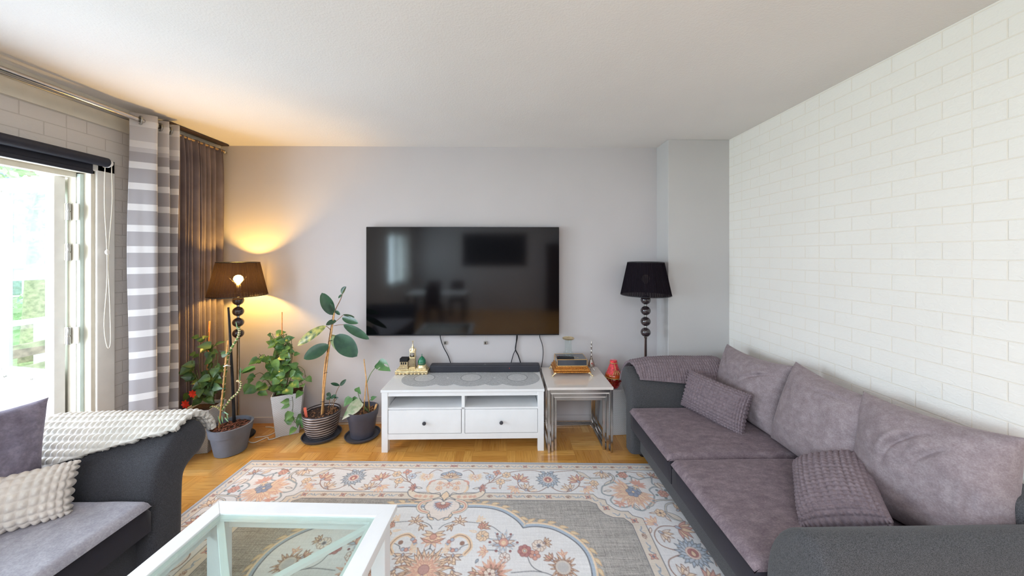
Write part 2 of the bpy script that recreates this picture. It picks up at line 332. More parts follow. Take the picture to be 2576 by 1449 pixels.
def tube(bm, pts, r, n=8, smooth=0, cap=True):
    P = [Vector(p) for p in pts]
    if smooth: P = crom(P, smooth)
    m = len(P); rr = r if isinstance(r, (list, tuple)) else None
    up = None; rings = []
    for i in range(m):
        t = (P[min(i+1, m-1)]-P[max(i-1, 0)]).normalized()
        if up is None: up = t.orthogonal().normalized()
        up = (up-t*up.dot(t)); up = up.normalized() if up.length > 1e-6 else t.orthogonal().normalized()
        b = t.cross(up); rad = (rr[0]+(rr[1]-rr[0])*i/(m-1)) if rr else r
        rings.append([bm.verts.new(P[i]+(up*math.cos(2*PI*j/n)+b*math.sin(2*PI*j/n))*rad) for j in range(n)])
    for a, b in zip(rings, rings[1:]):
        for j in range(n): bm.faces.new((a[j], a[(j+1) % n], b[(j+1) % n], b[j]))
    if cap: bm.faces.new(list(reversed(rings[0]))); bm.faces.new(rings[-1])
def grid(bm, fn, nu, nv, closed_u=False):
    V = [[bm.verts.new(fn(i/nu, j/nv)) for j in range(nv+1)] for i in range(nu if closed_u else nu+1)]
    for i in range(nu):
        for j in range(nv):
            a = V[i]; b = V[(i+1) % len(V)]
            bm.faces.new((a[j], b[j], b[j+1], a[j+1]))
    return V
def mesh(name, bm, mt, parent=None, smooth=False, loc=None, angle=None):
    me = bpy.data.meshes.new(name); bmesh.ops.recalc_face_normals(bm, faces=bm.faces[:]); bm.to_mesh(me); bm.free()
    if smooth:
        for p in me.polygons: p.use_smooth = True
        if angle is not None: me.set_sharp_from_angle(angle=R(angle))
    me.materials.append(mt); o = bpy.data.objects.new(name, me); C.objects.link(o)
    if parent is not None: o.parent = parent
    if loc is not None: o.location = loc
    return o
def thing(name, label, cat, loc=(0, 0, 0), rz=0, group=None):
    o = bpy.data.objects.new(name, None); C.objects.link(o); o.location = loc; o.rotation_euler = (0, 0, rz)
    o['label'] = label; o['category'] = cat; o.empty_display_size = 0.1
    if group: o['group'] = group
    return o
def tag(o, label, cat, group=None):
    o['label'] = label; o['category'] = cat
    if group: o['group'] = group
    return o
def struct(name, bm, mt, label=None, **kw):
    o = mesh(name, bm, mt, **kw); o['kind'] = 'structure'
    if label: o['label'] = label
    return o
def copy_tree(o, parent=None):
    c = o.copy(); C.objects.link(c)
    if parent is not None: c.parent = parent
    for ch in list(o.children): copy_tree(ch, c)
    return c
def setb(o, origin, face, up=(0, 0, 1), roll=0):
    """put an object whose local Z is its face and local Y its height"""
    Z = Vector(face).normalized(); Y = Vector(up); Y = (Y-Z*Y.dot(Z)).normalized(); X = Y.cross(Z)
    M = Matrix((X, Y, Z)).transposed() @ Matrix.Rotation(roll, 3, 'Z')
    o.matrix_world = Matrix.Translation(origin) @ M.to_4x4()

# ------------------------------------------------------------------ room shell
XL, XR, YB, YR, ZC = -3.055, 2.245, 3.60, -3.9, 2.95
b = nb(); bb(b, XL-0.3, XR+0.2, YR-0.2, YB+0.2, -0.1, 0); struct('floor', b, M_FLOOR)
b = nb(); bb(b, XL-0.3, XR+0.2, YR-0.2, YB+0.2, ZC, ZC+0.15); struct('ceiling', b, M_CEIL)
b = nb(); bb(b, XL-0.3, XR+0.2, YB, YB+0.2, 0, ZC); struct('wall_back', b, M_WALL)
b = nb(); bb(b, XR, XR+0.2, YR, YB, 0, ZC); struct('wall_right', b, M_BRICK)
b = nb(); bb(b, XL-0.3, XR+0.2, YR-0.2, YR, 0, ZC); struct('wall_rear', b, M_WALL)
# column in the right rear corner
b = nb(); bb(b, 1.625, XR, 3.335, YB, 0, ZC, 0.004); struct('trim_1', b, M_COL, 'grey boxed pillar in the corner beside the white brick wall')
# left wall with the balcony door, a window beside it and a rear window
DY0, DY1, DZ = 1.50, 2.52, 2.41
b = nb()
for y0, y1, z0, z1 in ((DY1, YB, 0, ZC), (DY0, DY1, DZ, ZC), (1.35, DY0, 0, ZC), (0.15, 1.35, 0, 0.9), (0.15, 1.35, DZ, ZC), (-1.75, 0.15, 0, ZC),
                       (-3.35, -1.75, 0, 0.95), (-3.35, -1.75, 2.4, ZC), (YR, -3.35, 0, ZC)):
    bb(b, XL-0.3, XL, y0, y1, z0, z1)
bmesh.ops.remove_doubles(b, verts=b.verts, dist=1e-5)
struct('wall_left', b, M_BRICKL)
b = nb(); bb(b, XL-0.002, XL+0.012, 0.0, YB, 2.765, ZC); bb(b, XL, XL+0.02, 0.0, 3.5, 2.925, ZC); struct('trim_2', b, M_CREAMF, 'plain cream board above the brick panels')
b = nb(); bb(b, XL, 1.625, YB-0.014, YB, 0, 0.062, 0.002); struct('baseboard_back', b, M_WALL)
b = nb(); bb(b, XR-0.014, XR, YR, 3.33, 0, 0.062, 0.002); struct('baseboard_right', b, M_WALL)
# door casing and frame
b = nb()
bb(b, XL, XL+0.022, DY1, DY1+0.115, 0, DZ+0.10, 0.006); bb(b, XL, XL+0.022, DY0-0.10, DY1+0.115, DZ, DZ+0.10, 0.006); bb(b, XL, XL+0.022, DY0-0.1, DY0, 0, DZ, 0.006)
struct('trim_3', b, M_WHITEF, 'white casing around the balcony door')
b = nb(); bb(b, XL-0.30, XL+0.004, DY1-0.022, DY1+0.001, 0, DZ); bb(b, XL-0.30, XL+0.004, DY0-0.001, DY0+0.022, 0, DZ); bb(b, XL-0.30, XL+0.004, DY0, DY1, DZ-0.022, DZ+0.001)
bb(b, XL-0.13, XL-0.07, DY1-0.05, DY1-0.02, 0, DZ-0.02, 0.004); bb(b, XL-0.13, XL-0.07, DY0, DY1, DZ-0.06, DZ-0.02, 0.004); bb(b, XL-0.3, XL, DY0, DY1, 0, 0.03)
struct('door_1', b, M_CREAMF, 'cream frame of the open balcony door')
dfr = bpy.data.objects['door_1']
b = nb(); bb(b, XL-0.070, XL-0.045, DY1-0.045, DY1-0.02, 0.03, DZ-0.03, 0.003); mesh('weather_strip', b, M_PALEG, dfr)
# open leaf
leaf = thing('balcony_door', 'open white glazed balcony door swung outward beside the pale hinges', 'door', (XL-0.125, DY1-0.095, 0.03), R(168))
LW, LH = 0.64, 2.32
b = nb(); bb(b, 0.0, 0.085, -0.028, 0.028, 0, LH, 0.004); bb(b, LW-0.085, LW, -0.028, 0.028, 0, LH, 0.004); bb(b, 0.08, LW-0.08, -0.028, 0.028, LH-0.09, LH, 0.004)
bb(b, 0.08, LW-0.08, -0.028, 0.028, 0.83, 0.915, 0.004); bb(b, 0.08, LW-0.08, -0.028, 0.028, 0, 0.12, 0.004); mesh('leaf_frame', b, M_WHITEF, leaf)
b = nb(); bb(b, 0.08, LW-0.08, -0.014, 0.014, 0.11, 0.84); mesh('lower_panel', b, M_WHITEF, leaf)
b = nb(); bb(b, 0.08, LW-0.08, -0.003, 0.003, 0.91, LH-0.085); mesh('pane', b, M_GLW, leaf)
b = nb()
for a0, a1, z0, z1 in ((0.083, 0.097, 0.915, LH-0.09), (LW-0.115, LW-0.085, 0.915, LH-0.09), (0.085, LW-0.085, 0.915, 0.93), (0.085, LW-0.085, LH-0.105, LH-0.09)): bb(b, a0, a1, -0.02, 0.02, z0, z1, 0.003)
mesh('glazing_bead', b, M_WHITEF, leaf)
for sx in (0.2, LW-0.16):
    b = nb(); g = bmesh.ops.create_cone(b, cap_ends=True, segments=12, radius1=0.008, radius2=0.006, depth=0.012); bmesh.ops.rotate(b, cent=(0, 0, 0), matrix=Matrix.Rotation(PI/2, 3, 'X'), verts=b.verts); bmesh.ops.translate(b, vec=(sx, 0.032, 0.875), verts=b.verts)
    mesh('screw_cap', b, M_STEEL, leaf, True)
hx, hy = XL-0.085, DY1-0.06
for z in (2.10, 1.81, 1.21):
    b = nb(); bb(b, -0.006, 0.052, 0.008, 0.014, -0.06, 0.06); bb(b, -0.075, -0.004, -0.002, 0.004, -0.06, 0.06)
    h = mesh('hinge', b, M_CREAMF, dfr, loc=(hx, hy-0.012, z))
    b = nb(); lathe(b, [(0.012, -0.062), (0.012, -0.005), (0.010, -0.003), (0.010, 0.003), (0.012, 0.005), (0.012, 0.055), (0.006, 0.062)], n=14); bmesh.ops.translate(b, vec=(0, -0.006, 0), verts=b.verts); mesh('hinge_pin', b, M_STEEL, h, True, angle=40)
# side window and rear window frames
for k, (y0, y1, z0, z1) in enumerate(((0.15, 1.35, 0.9, DZ), (-3.35, -1.75, 0.95, 2.4)), 1):
    b = nb()
    for a in (y0, (y0+y1)/2-0.03, y1-0.06): bb(b, XL-0.22, XL-0.12, a, a+0.06, z0, z1)
    for a in (z0, z1-0.06): bb(b, XL-0.22, XL-0.12, y0, y1, a, a+0.06)
    bb(b, XL-0.12, XL+0.04, y0, y1, z0-0.03, z0)
    wn = struct('window_%d' % k, b, M_WHITEF)
    b = nb(); bb(b, XL-0.175, XL-0.170, y0+0.05, y1-0.05, z0+0.05, z1-0.05); mesh('pane', b, M_GLW, wn)

# ------------------------------------------------------------------ outdoors
b = nb(); bb(b, -60, XL-4.2, -25, 60, -1.0, -0.9); tag(mesh('lawn', b, M_GRASS), 'bright green lawn beyond the balcony', 'lawn')
b = nb(); bb(b, XL-2.3, XL-0.3, -1.0, 5.2, -0.2, -0.02); tag(mesh('balcony_floor', b, M_DECK), 'pale balcony floor outside the door', 'balcony')
rl = thing('balcony_railing', 'weathered wooden balcony railing with pale rails seen through the door pane', 'railing', (-5.2, 2.0, -0.02))
for k in range(6):
    b = nb(); bb(b, -0.03, 0.03, -0.03, 0.03, 0, 1.1, 0.004); mesh('post', b, M_WHITEF, rl, loc=(0, -2.8+k*1.15, 0))
for z0, z1, mt in ((0.12, 0.34, M_WOODG), (0.44, 0.62, M_WOODG), (0.72, 0.86, M_WOODG), (1.06, 1.12, M_WHITEF)):
    b = nb(); bb(b, 0.03, 0.055, -2.9, 3.1, z0, z1, 0.004); mesh('rail_board', b, mt, rl)
# tree, hedge, house
def leafcloud(bm, c, rad, n, size, seed, sq=(1, 1, 1)):
    rnd = random.Random(seed)
    for _ in range(n):
        while True:
            p = Vector((rnd.uniform(-1, 1), rnd.uniform(-1, 1), rnd.uniform(-1, 1)))
            if p.length < 1: break
        p = Vector((p.x*sq[0], p.y*sq[1], p.z*sq[2]))*rad+Vector(c)
        a = Vector((rnd.gauss(0, 1), rnd.gauss(0, 1), rnd.gauss(0, 1))).normalized(); d = a.orthogonal().normalized(); s = size*rnd.uniform(0.6, 1.3)
        bm.faces.new([bm.verts.new(p+a*s), bm.verts.new(p+d*s*0.5), bm.verts.new(p-a*s), bm.verts.new(p-d*s*0.5)])
tr = thing('garden_tree', 'leafy pale green tree on the lawn outside the balcony', 'tree', (-11.0, 7.9, -0.9))
b = nb(); tube(b, [(0, 0, 0), (0.1, 0, 2), (-0.1, 0.1, 4), (0.1, 0, 5.6)], [0.2, 0.07], 10, 3); tube(b, [(0, 0, 2.4), (1.0, -0.6, 3.8), (1.8, -1.1, 4.4)], [0.09, 0.03], 8, 3); tube(b, [(0, 0, 2.8), (-0.8, 0.8, 4.2)], [0.08, 0.03], 8, 2); mesh('trunk', b, M_WOODG, tr, True)
b = nb()
for k, (x, y, z, r) in enumerate(((0, 0, 5.4, 2.2), (1.6, -1.2, 4.4, 1.5), (-1.4, 0.6, 4.6, 1.6), (0.5, 1.6, 4.2, 1.5), (1.8, -1.6, 5.6, 1.5), (0.6, -2.2, 3.4, 0.9))): leafcloud(b, (x, y, z), r, 800, 0.10, k)
mesh('foliage', b, M_TREEL, tr)
hg = thing('garden_hedge', 'trimmed green hedge running behind the lawn', 'hedge', (-14.5, 10.4, -0.9), R(50))
b = nb()
for k in range(14): leafcloud(b, (-6+k*0.95, 0, 0.75), 0.8, 480, 0.10, 50+k, (1, 0.6, 1.0))
bb(b, -6.6, 7, -0.25, 0.25, 0, 1.1); mesh('foliage', b, M_HEDGE, hg)
hs = thing('neighbour_house', 'white apartment house with grey plinth behind the hedge', 'building', (-24, 17.4, -0.9), R(50))
b = nb(); bb(b, -12, 12, 0, 6, 2.0, 9); mesh('wall', b, M_STUCCO, hs)
b = nb(); bb(b, -12, 12, 0.05, 6, 0, 2.0); mesh('plinth', b, M_GREYST, hs)
for x in (-9, -5.5, -2, 1.5, 5, 8.5):
    for z in (0.6, 3.2, 6.0):
        b = nb(); bb(b, x, x+1.7, -0.08, 0.02, z, z+(0.9 if z < 1 else 1.6)); f = mesh('window', b, M_WHITEF, hs)
        b = nb(); bb(b, x+0.1, x+1.6, -0.10, -0.07, z+0.1, z+(0.8 if z < 1 else 1.5)); mesh('pane', b, M_WINB, f)

# ------------------------------------------------------------------ rug: pattern rasterised into a colour attribute of a dense mesh
def make_rug():
    HW, HH, RES = 1.775, 1.224, 0.002
    nx, ny = int(HW/RES)+1, int(HH/RES)+1
    img = np.zeros((ny, nx, 3), np.float32)
    col = lambda c: np.array(lin(c)[:3], np.float32)
    V0 = 0.026
    CRM, BEI, GRY, INK, BLU, ORG, RED, BRN, PEA, DRED = (228, 226, 226), (222, 208, 192), (168, 163, 158), (74, 78, 90), (166, 182, 200), (238, 208, 172), (214, 152, 130), (136, 84, 54), (238, 222, 208), (132, 50, 46)
    def poly(pts, c, a=1.0):
        P = np.array([(p[0], p[1]-V0) for p in pts], np.float32)/RES
        x0, x1 = max(int(P[:, 0].min())-1, 0), min(int(P[:, 0].max())+2, nx); y0, y1 = max(int(P[:, 1].min())-1, 0), min(int(P[:, 1].max())+2, ny)
        if x0 >= x1 or y0 >= y1: return
        X, Y = np.meshgrid(np.arange(x0, x1), np.arange(y0, y1)); ins = np.zeros(X.shape, bool)
        n = len(P)
        for i in range(n):
            ax, ay = P[i]; bx, by = P[(i+1) % n]
            if ay == by: continue
            cnd = ((ay > Y) != (by > Y)) & (X < (bx-ax)*(Y-ay)/(by-ay)+ax); ins ^= cnd
        img[y0:y1, x0:x1][ins] = img[y0:y1, x0:x1][ins]*(1-a)+col(c)*a
    def stroke(pts, wd, c, a=0.9, closed=False):
        if wd < 0.006: wd = wd*1.35+0.0008; a = min(1, a*1.1)
        P = np.array([(p[0], p[1]-V0) for p in pts], np.float32)/RES; r = wd/2/RES
        n = len(P)
        for i in range(n if closed else n-1):
            A, B = P[i], P[(i+1) % n]
            x0, x1 = max(int(min(A[0], B[0])-r-1), 0), min(int(max(A[0], B[0])+r+2), nx); y0, y1 = max(int(min(A[1], B[1])-r-1), 0), min(int(max(A[1], B[1])+r+2), ny)
            if x0 >= x1 or y0 >= y1: continue
            X, Y = np.meshgrid(np.arange(x0, x1), np.arange(y0, y1)); d = B-A; L = float(d@d)+1e-6
            t = np.clip(((X-A[0])*d[0]+(Y-A[1])*d[1])/L, 0, 1); D = np.hypot(X-A[0]-t*d[0], Y-A[1]-t*d[1])
            m = (np.clip(r+0.5-D, 0, 1)*a)[..., None]
            img[y0:y1, x0:x1] = img[y0:y1, x0:x1]*(1-m)+col(c)*m
    def sp(pts, k=6, closed=False): return [(p.x, p.y) for p in crom([(q[0], q[1], 0) for q in pts], k, closed)]
    def petal(cx, cy, L, W, ang, fill, line=None, lw=0.0025, bend=0.0, a=0.9):
        pts = []
        for i in range(15):
            t = i/14; w_ = W*0.5*math.sin(PI*t**0.8)*(1-0.25*t); pts.append((t*L, w_+bend*L*t*t))
        for i in range(14, -1, -1):
            t = i/14; w_ = W*0.5*math.sin(PI*t**0.8)*(1-0.25*t); pts.append((t*L, -w_+bend*L*t*t))
        c, s = math.cos(ang), math.sin(ang); q = [(cx+x*c-y*s, cy+x*s+y*c) for x, y in pts]
        poly(q, fill, a)
        if line: stroke(q, lw, line, 0.75, True)
    def disc(cx, cy, r, fill, line=None, a=0.95):
        q = [(cx+r*math.cos(t*PI/8), cy+r*math.sin(t*PI/8)) for t in range(16)]; poly(q, fill, a)
        if line: stroke(q, 0.002, line, 0.7, True)
    def rosette(cx, cy, r, n, fill, line, cen, ccol=None, rot=0.3):
        for i in range(n):
            t = rot+2*PI*i/n; disc(cx+r*0.62*math.cos(t), cy+r*0.62*math.sin(t), r*0.40, fill, line)
        disc(cx, cy, r*0.36, ccol or fill); disc(cx, cy, r*0.22, cen, line)
    def fan(cx, cy, r, ang, spread, n, fill, line, base=BLU, inner=None):
        for i in sorted(range(n), key=lambda i: -abs(i-(n-1)/2)):
            t = ang+(i/(n-1)-0.5)*spread; petal(cx, cy, r*(1.0-0.15*abs(i/(n-1)-0.5)), r*0.36, t, fill if i % 2 == 0 else (inner or fill), line, bend=0.12*(1 if i > n/2 else -1))
        petal(cx-math.cos(ang)*r*0.3, cy-math.sin(ang)*r*0.3, r*0.5, r*0.3, ang, base, line)
    def blossom(cx, cy, r, n=14, rot=0.0):
        for k in (1.0, 0.78):
            for i in range(n):
                t = rot+2*PI*(i+(0.5 if k < 1 else 0))/n; petal(cx+math.cos(t)*r*0.15, cy+math.sin(t)*r*0.15, r*0.88*k, r*0.34, t, BLU if k == 1 else (190, 198, 208), INK, bend=0.14)
        disc(cx, cy, r*0.40, PEA, RED); disc(cx, cy, r*0.32, (176, 96, 88)); petal(cx, cy+r*0.25, r*0.45, r*0.3, -PI/2, ORG, DRED)
    def flame(cx, cy, r, n=18, ang=0.0, arc=2*PI, fill=ORG, line=RED):
        for k in (1.0, 0.7):
            for i in range(n):
                t = ang-arc/2+arc*(i+0.5)/n; petal(cx, cy, r*k*(1+0.12*math.sin(i*2.4)), r*0.24, t, fill if k < 1 else (240, 206, 168), line, bend=0.1*math.sin(i*1.7))
    # grounds and bands --------------------------------------------------
    Vv, Uu = np.meshgrid(np.arange(ny)*RES+V0, np.arange(nx)*RES, indexing='ij')
    img[:] = col(GRY)
    e = np.minimum(HW-Uu, Vv-V0)                         # distance to the rug's edge
    img[e < 0.371] = col(CRM)
    # inner notched border
    half = [(0.942, 0.397), (1.093, 0.399), (1.12, 0.440), (1.17, 0.454), (1.170, 0.495), (1.214, 0.545), (1.249, 0.562), (1.300, 0.563), (1.318, 0.600), (1.378, 0.624), (1.378, 1.3)]
    inn = [(0.931, 0.468), (1.041, 0.469), (1.095, 0.498), (1.099, 0.540), (1.13, 0.590), (1.181, 0.619), (1.249, 0.623), (1.280, 0.660), (1.289, 0.680), (1.290, 1.3)]
    outer = [(0, 0.397)]+half+[(0, 1.3)]; inner = [(0, 0.468)]+inn+[(0, 1.3)]
    poly([(0, 0.3)]+[(1.5, 0.3), (1.5, 1.3)]+[(0, 1.3)], CRM); poly(outer, BEI); poly(inner, GRY)
    stroke(outer[:-1], 0.0035, INK); stroke(inner[:-1], 0.0035, INK)
    for v0, v1, c in ((0.0, 0.020, (168, 172, 180)), (0.020, 0.026, INK), (0.026, 0.092, BEI), (0.092, 0.0955, INK)): img[(e >= v0) & (e < v1)] = col(c)
    for v in (0.0300,): img[(e >= v) & (e < v+0.003)] = col((176, 170, 164))
    # small band motifs
    def xm(cx, cy, r, rot=0):
        for i in range(4): petal(cx, cy, r, r*0.62, PI/4*0.8+i*PI/2+(0.2 if i % 2 else 0)+rot, RED, DRED, 0.0015)
        disc(cx, cy, r*0.28, (96, 100, 118))
    def lot(cx, cy, r, rot=0):
        for t in (-1, -0.5, 0, 0.5, 1): petal(cx-math.cos(rot)*r*0.4, cy-math.sin(rot)*r*0.4, r, r*0.42, rot+t, (238, 226, 214), BRN, 0.002)
    def swirl(cx, cy, r, rot=0, f=1):
        q = [(-r, -0.3*r*f), (-0.3*r, -0.1*r*f), (0.2*r, 0.35*r*f), (0.7*r, 0.1*r*f), (r, -0.5*r*f)]; c, s = math.cos(rot), math.sin(rot)
        q = sp([(cx+x*c-y*s, cy+x*s+y*c) for x, y in q], 4); stroke(q, r*0.30, (168, 182, 198), 0.85); stroke(q, r*0.08, INK, 0.5); stroke([(cx, cy), (cx-s*r*0.4*f, cy+c*r*0.4*f)], r*0.25, (168, 182, 198), 0.8)
    for i in range(13):
        u = 0.013+i*0.146; 
        if u > HW-0.1: break
        (xm if i % 2 == 0 else lot)(u, 0.084, 0.022, *(() if i % 2 == 0 else (-PI/2,)))
        for sgn in (1, -1): swirl(u+0.073*1.0-sgn*0.026, 0.084, 0.022, 0, sgn)
    for i in range(9):
        v = 0.16+i*0.146
        (xm if i % 2 == 0 else lot)(HW-0.058, v, 0.022, *(() if i % 2 == 0 else (0,)))
        swirl(HW-0.058, v+0.073-0.026, 0.022, PI/2, 1); swirl(HW-0.058, v+0.073+0.026, 0.022, PI/2, -1)
    for i in range(6):
        u = 0.328+i*0.1445; (lot if i % 2 == 0 else xm)(u, 0.431, 0.026, *((-PI/2,) if i % 2 == 0 else ()))
        if i < 5:
            for sgn in (1, -1): swirl(u+0.072-sgn*0.02, 0.431, 0.022, 0, sgn)
    xm(1.155, 0.535, 0.028); xm(1.315, 0.645, 0.028); swirl(1.09, 0.455, 0.024, 0.7); swirl(1.13, 0.50, 0.02, 1.0); swirl(1.21, 0.592, 0.024, 0.2); swirl(1.275, 0.61, 0.022, 0.9)
    for i in range(5):
        v = 0.735+i*0.145; (lot if i % 2 == 0 else xm)(1.334, v+0.03, 0.028, *((0,) if i % 2 == 0 else ()))
        swirl(1.334, v+0.10-0.118, 0.026, PI/2, 1); swirl(1.334, v+0.10, 0.022, PI/2, -1)
    # white border on the long side ---------------------------------------
    for q in ([(0.258, 0.327), (0.33, 0.271), (0.414, 0.203), (0.484, 0.156), (0.585, 0.135), (0.686, 0.138), (0.774, 0.184)], [(0.774, 0.184), (0.838, 0.152), (0.935, 0.135), (0.99, 0.130)],
              [(0.539, 0.261), (0.538, 0.303), (0.57, 0.35), (0.626, 0.379), (0.696, 0.375), (0.761, 0.327)], [(0.789, 0.327), (0.836, 0.367), (0.894, 0.379), (0.954, 0.358), (1.004, 0.31), (1.017, 0.269)],
              [(0.31, 0.28), (0.312, 0.225)], [(0.33, 0.271), (0.367, 0.20), (0.367, 0.166)], [(0.30, 0.29), (0.36, 0.275), (0.398, 0.273)], [(0.57, 0.35), (0.53, 0.34), (0.495, 0.345)], [(1.0, 0.315), (1.06, 0.33)],
              [(0.085, 0.15), (0.13, 0.135), (0.165, 0.16), (0.185, 0.20)], [(0.626, 0.379), (0.60, 0.35)], [(0.90, 0.379), (0.93, 0.35)]): stroke(sp(q), 0.0045, BRN, 0.8)
    fan(0.194, 0.215, 0.062, PI/2, 4.2, 11, ORG, ORG, BLU); rosette(0.194, 0.222, 0.03, 5, PEA, RED, RED)
    rosette(0.311, 0.219, 0.034, 6, (206, 212, 224), INK, RED); rosette(0.367, 0.166, 0.034, 4, RED, DRED, BLU); rosette(0.444, 0.192, 0.036, 6, ORG, BRN, BLU); rosette(0.398, 0.273, 0.036, 6, ORG, BRN, BLU)
    petal(0.40, 0.305, 0.05, 0.018, PI/2, PEA, BRN); petal(0.43, 0.26, 0.055, 0.016, -0.1, PEA, BRN); petal(0.30, 0.18, 0.05, 0.016, PI+0.3, PEA, BRN); petal(0.33, 0.345, 0.05, 0.02, 0.1, RED, None)
    fan(0.548, 0.255, 0.085, -1.1, 2.5, 7, RED, DRED, BLU, ORG); fan(1.008, 0.258, 0.085, -PI+1.1, 2.5, 7, RED, DRED, BLU, ORG)
    fan(0.52, 0.335, 0.072, PI-0.9, 1.9, 5, ORG, RED); fan(0.60, 0.355, 0.072, -1.2, 1.9, 5, PEA, BRN, BLU, ORG); fan(0.93, 0.352, 0.072, -PI+1.2, 1.9, 5, PEA, BRN, BLU, ORG); fan(1.05, 0.33, 0.072, 0.75, 1.9, 5, ORG, RED)
    blossom(0.773, 0.243, 0.094, 14, 0.2)
    petal(0.76, 0.165, 0.045, 0.028, PI+0.5, BLU, INK); petal(0.79, 0.165, 0.045, 0.028, -0.5, BLU, INK)
    for x, y, t in ((0.53, 0.375, 0.1), (0.68, 0.36, 2.8), (0.86, 0.35, 0.3), (1.0, 0.37, 0.1), (1.10, 0.25, 3.3)): petal(x, y, 0.05, 0.014, t, PEA, ORG)
    rosette(1.13, 0.28, 0.034, 6, ORG, BRN, PEA); petal(1.12, 0.30, 0.05, 0.02, 1.2, PEA, BRN); petal(1.10, 0.28, 0.05, 0.016, PI, PEA, BRN)
    # scroll leaves and corner cartouche
    def band(q, wd, fill=BEI, line=INK): q = sp(q); stroke(q, wd, line, 0.8); stroke(q, wd*0.62, (150, 166, 172), 0.9); stroke(q, wd*0.25, fill, 0.9)
    band([(1.278, 0.161), (1.300, 0.212), (1.262, 0.272), (1.219, 0.302), (1.186, 0.335), (1.215, 0.345), (1.25, 0.31)], 0.022); petal(1.20, 0.33, 0.11, 0.045, -0.9, BEI, INK)
    band([(0.994, 0.127), (1.05, 0.164), (1.106, 0.215), (1.153, 0.222), (1.244, 0.205), (1.28, 0.17)], 0.016); petal(1.02, 0.145, 0.13, 0.045, 0.66, BEI, INK, bend=0.1)
    band([(1.661, 0.473), (1.59, 0.500), (1.560, 0.576), (1.580, 0.62), (1.666, 0.661)], 0.016); petal(1.64, 0.64, 0.12, 0.045, -2.4, BEI, INK)
    band([(1.45, 0.53), (1.48, 0.499), (1.545, 0.457), (1.621, 0.452), (1.70, 0.45)], 0.018); petal(1.46, 0.52, 0.11, 0.045, -0.9, BEI, INK)
    cart = [(1.182, 0.321), (1.165, 0.385), (1.20, 0.411), (1.238, 0.415), (1.207, 0.462), (1.235, 0.514), (1.291, 0.526), (1.344, 0.509), (1.357, 0.541), (1.405, 0.555), (1.446, 0.524), (1.515, 0.458), (1.542, 0.406), (1.530, 0.350), (1.575, 0.316), (1.615, 0.320), (1.581, 0.278), (1.598, 0.212), (1.545, 0.215), (1.493, 0.232), (1.447, 0.205), (1.419, 0.27), (1.35, 0.285), (1.28, 0.272), (1.215, 0.300)]
    cp = sp(cart, 5, True); poly(cp, (232, 226, 222)); stroke(cp, 0.012, INK, 0.55, True); stroke(cp, 0.006, (150, 166, 172), 0.9, True)
    flame(1.39, 0.375, 0.155, 22, 2.3, 4.4); rosette(1.40, 0.372, 0.052, 6, (128, 142, 170), INK, ORG, (128, 142, 170)); fan(1.455, 0.30, 0.07, -0.9, 2.6, 7, RED, RED, BLU); disc(1.435, 0.325, 0.024, ORG, BRN); petal(1.43, 0.33, 0.06, 0.02, -2.8, BLU, INK); petal(1.44, 0.33, 0.06, 0.02, 1.2, BLU, INK)
    fan(1.27, 0.48, 0.05, 2.0, 3.0, 5, RED, RED, PEA); petal(1.36, 0.50, 0.06, 0.02, 1.0, PEA, INK); petal(1.24, 0.36, 0.06, 0.02, 3.0, PEA, INK)
    rosette(1.382, 0.181, 0.038, 6, RED, DRED, ORG)
    for t in range(5): disc(1.382+0.055*math.cos(t*1.26+.3), 0.181+0.045*math.sin(t*1.26+.3), 0.009, (120, 150, 150), INK)
    rosette(1.618, 0.388, 0.038, 6, RED, DRED, ORG)
    for t in range(5): disc(1.618+0.055*math.cos(t*1.26+.3), 0.388+0.045*math.sin(t*1.26+.3), 0.009, (120, 150, 150), INK)
    petal(1.50, 0.15, 0.085, 0.035, 0.35, PEA, BRN); petal(1.50, 0.165, 0.07, 0.03, 0.75, ORG, BRN); fan(1.61, 0.20, 0.06, -0.8, 2.2, 5, RED, BRN, BLU, ORG); petal(1.60, 0.27, 0.085, 0.03, 1.2, PEA, BRN); petal(1.62, 0.27, 0.08, 0.03, 0.8, PEA, BRN)
    fan(1.22, 0.15, 0.08, 1.7, 2.2, 6, PEA, BRN, BLU, ORG); stroke(sp([(1.33, 0.18), (1.41, 0.14), (1.50, 0.15)]), 0.004, BRN)
    # short side border
    rosette(1.516, 0.575, 0.036, 6, ORG, BRN, INK); petal(1.54, 0.60, 0.05, 0.02, 1.2, PEA, BRN); petal(1.49, 0.575, 0.05, 0.016, PI, PEA, BRN); fan(1.655, 0.545, 0.07, -0.6, 2, 5, ORG, BRN, BLU)
    for m in (1, -1):
        V = lambda v: 0.883+(v-0.883)*m
        for q in ([(1.60, V(0.70)), (1.528, V(0.685)), (1.464, V(0.692)), (1.414, V(0.733)), (1.398, V(0.784)), (1.414, V(0.833)), (1.468, V(0.861)), (1.52, V(0.875))], [(1.67, V(0.80)), (1.68, V(0.85)), (1.66, V(0.885))]): stroke(sp(q), 0.0045, BRN, 0.8)
        fan(1.585, V(0.70), 0.095, 0.5*m, 2.2, 7, RED, DRED, BLU, ORG); fan(1.44, V(0.668), 0.07, -2.2*m, 1.9, 5, ORG, RED, BLU); fan(1.455, V(0.74), 0.075, 0.7*m, 1.9, 5, PEA, BRN, BLU, ORG)
        petal(1.40, V(0.70), 0.05, 0.018, 2.0, PEA, BRN); petal(1.47, V(0.81), 0.045, 0.016, -1.2*m, PEA, BRN)
    blossom(1.579, 0.883, 0.102, 14, 0.1); fan(1.66, 1.13, 0.08, 1.0, 2.2, 6, ORG, RED, BLU); rosette(1.52, 1.16, 0.036, 6, ORG, BRN, BLU); rosette(1.60, 1.20, 0.036, 6, RED, DRED, BLU)
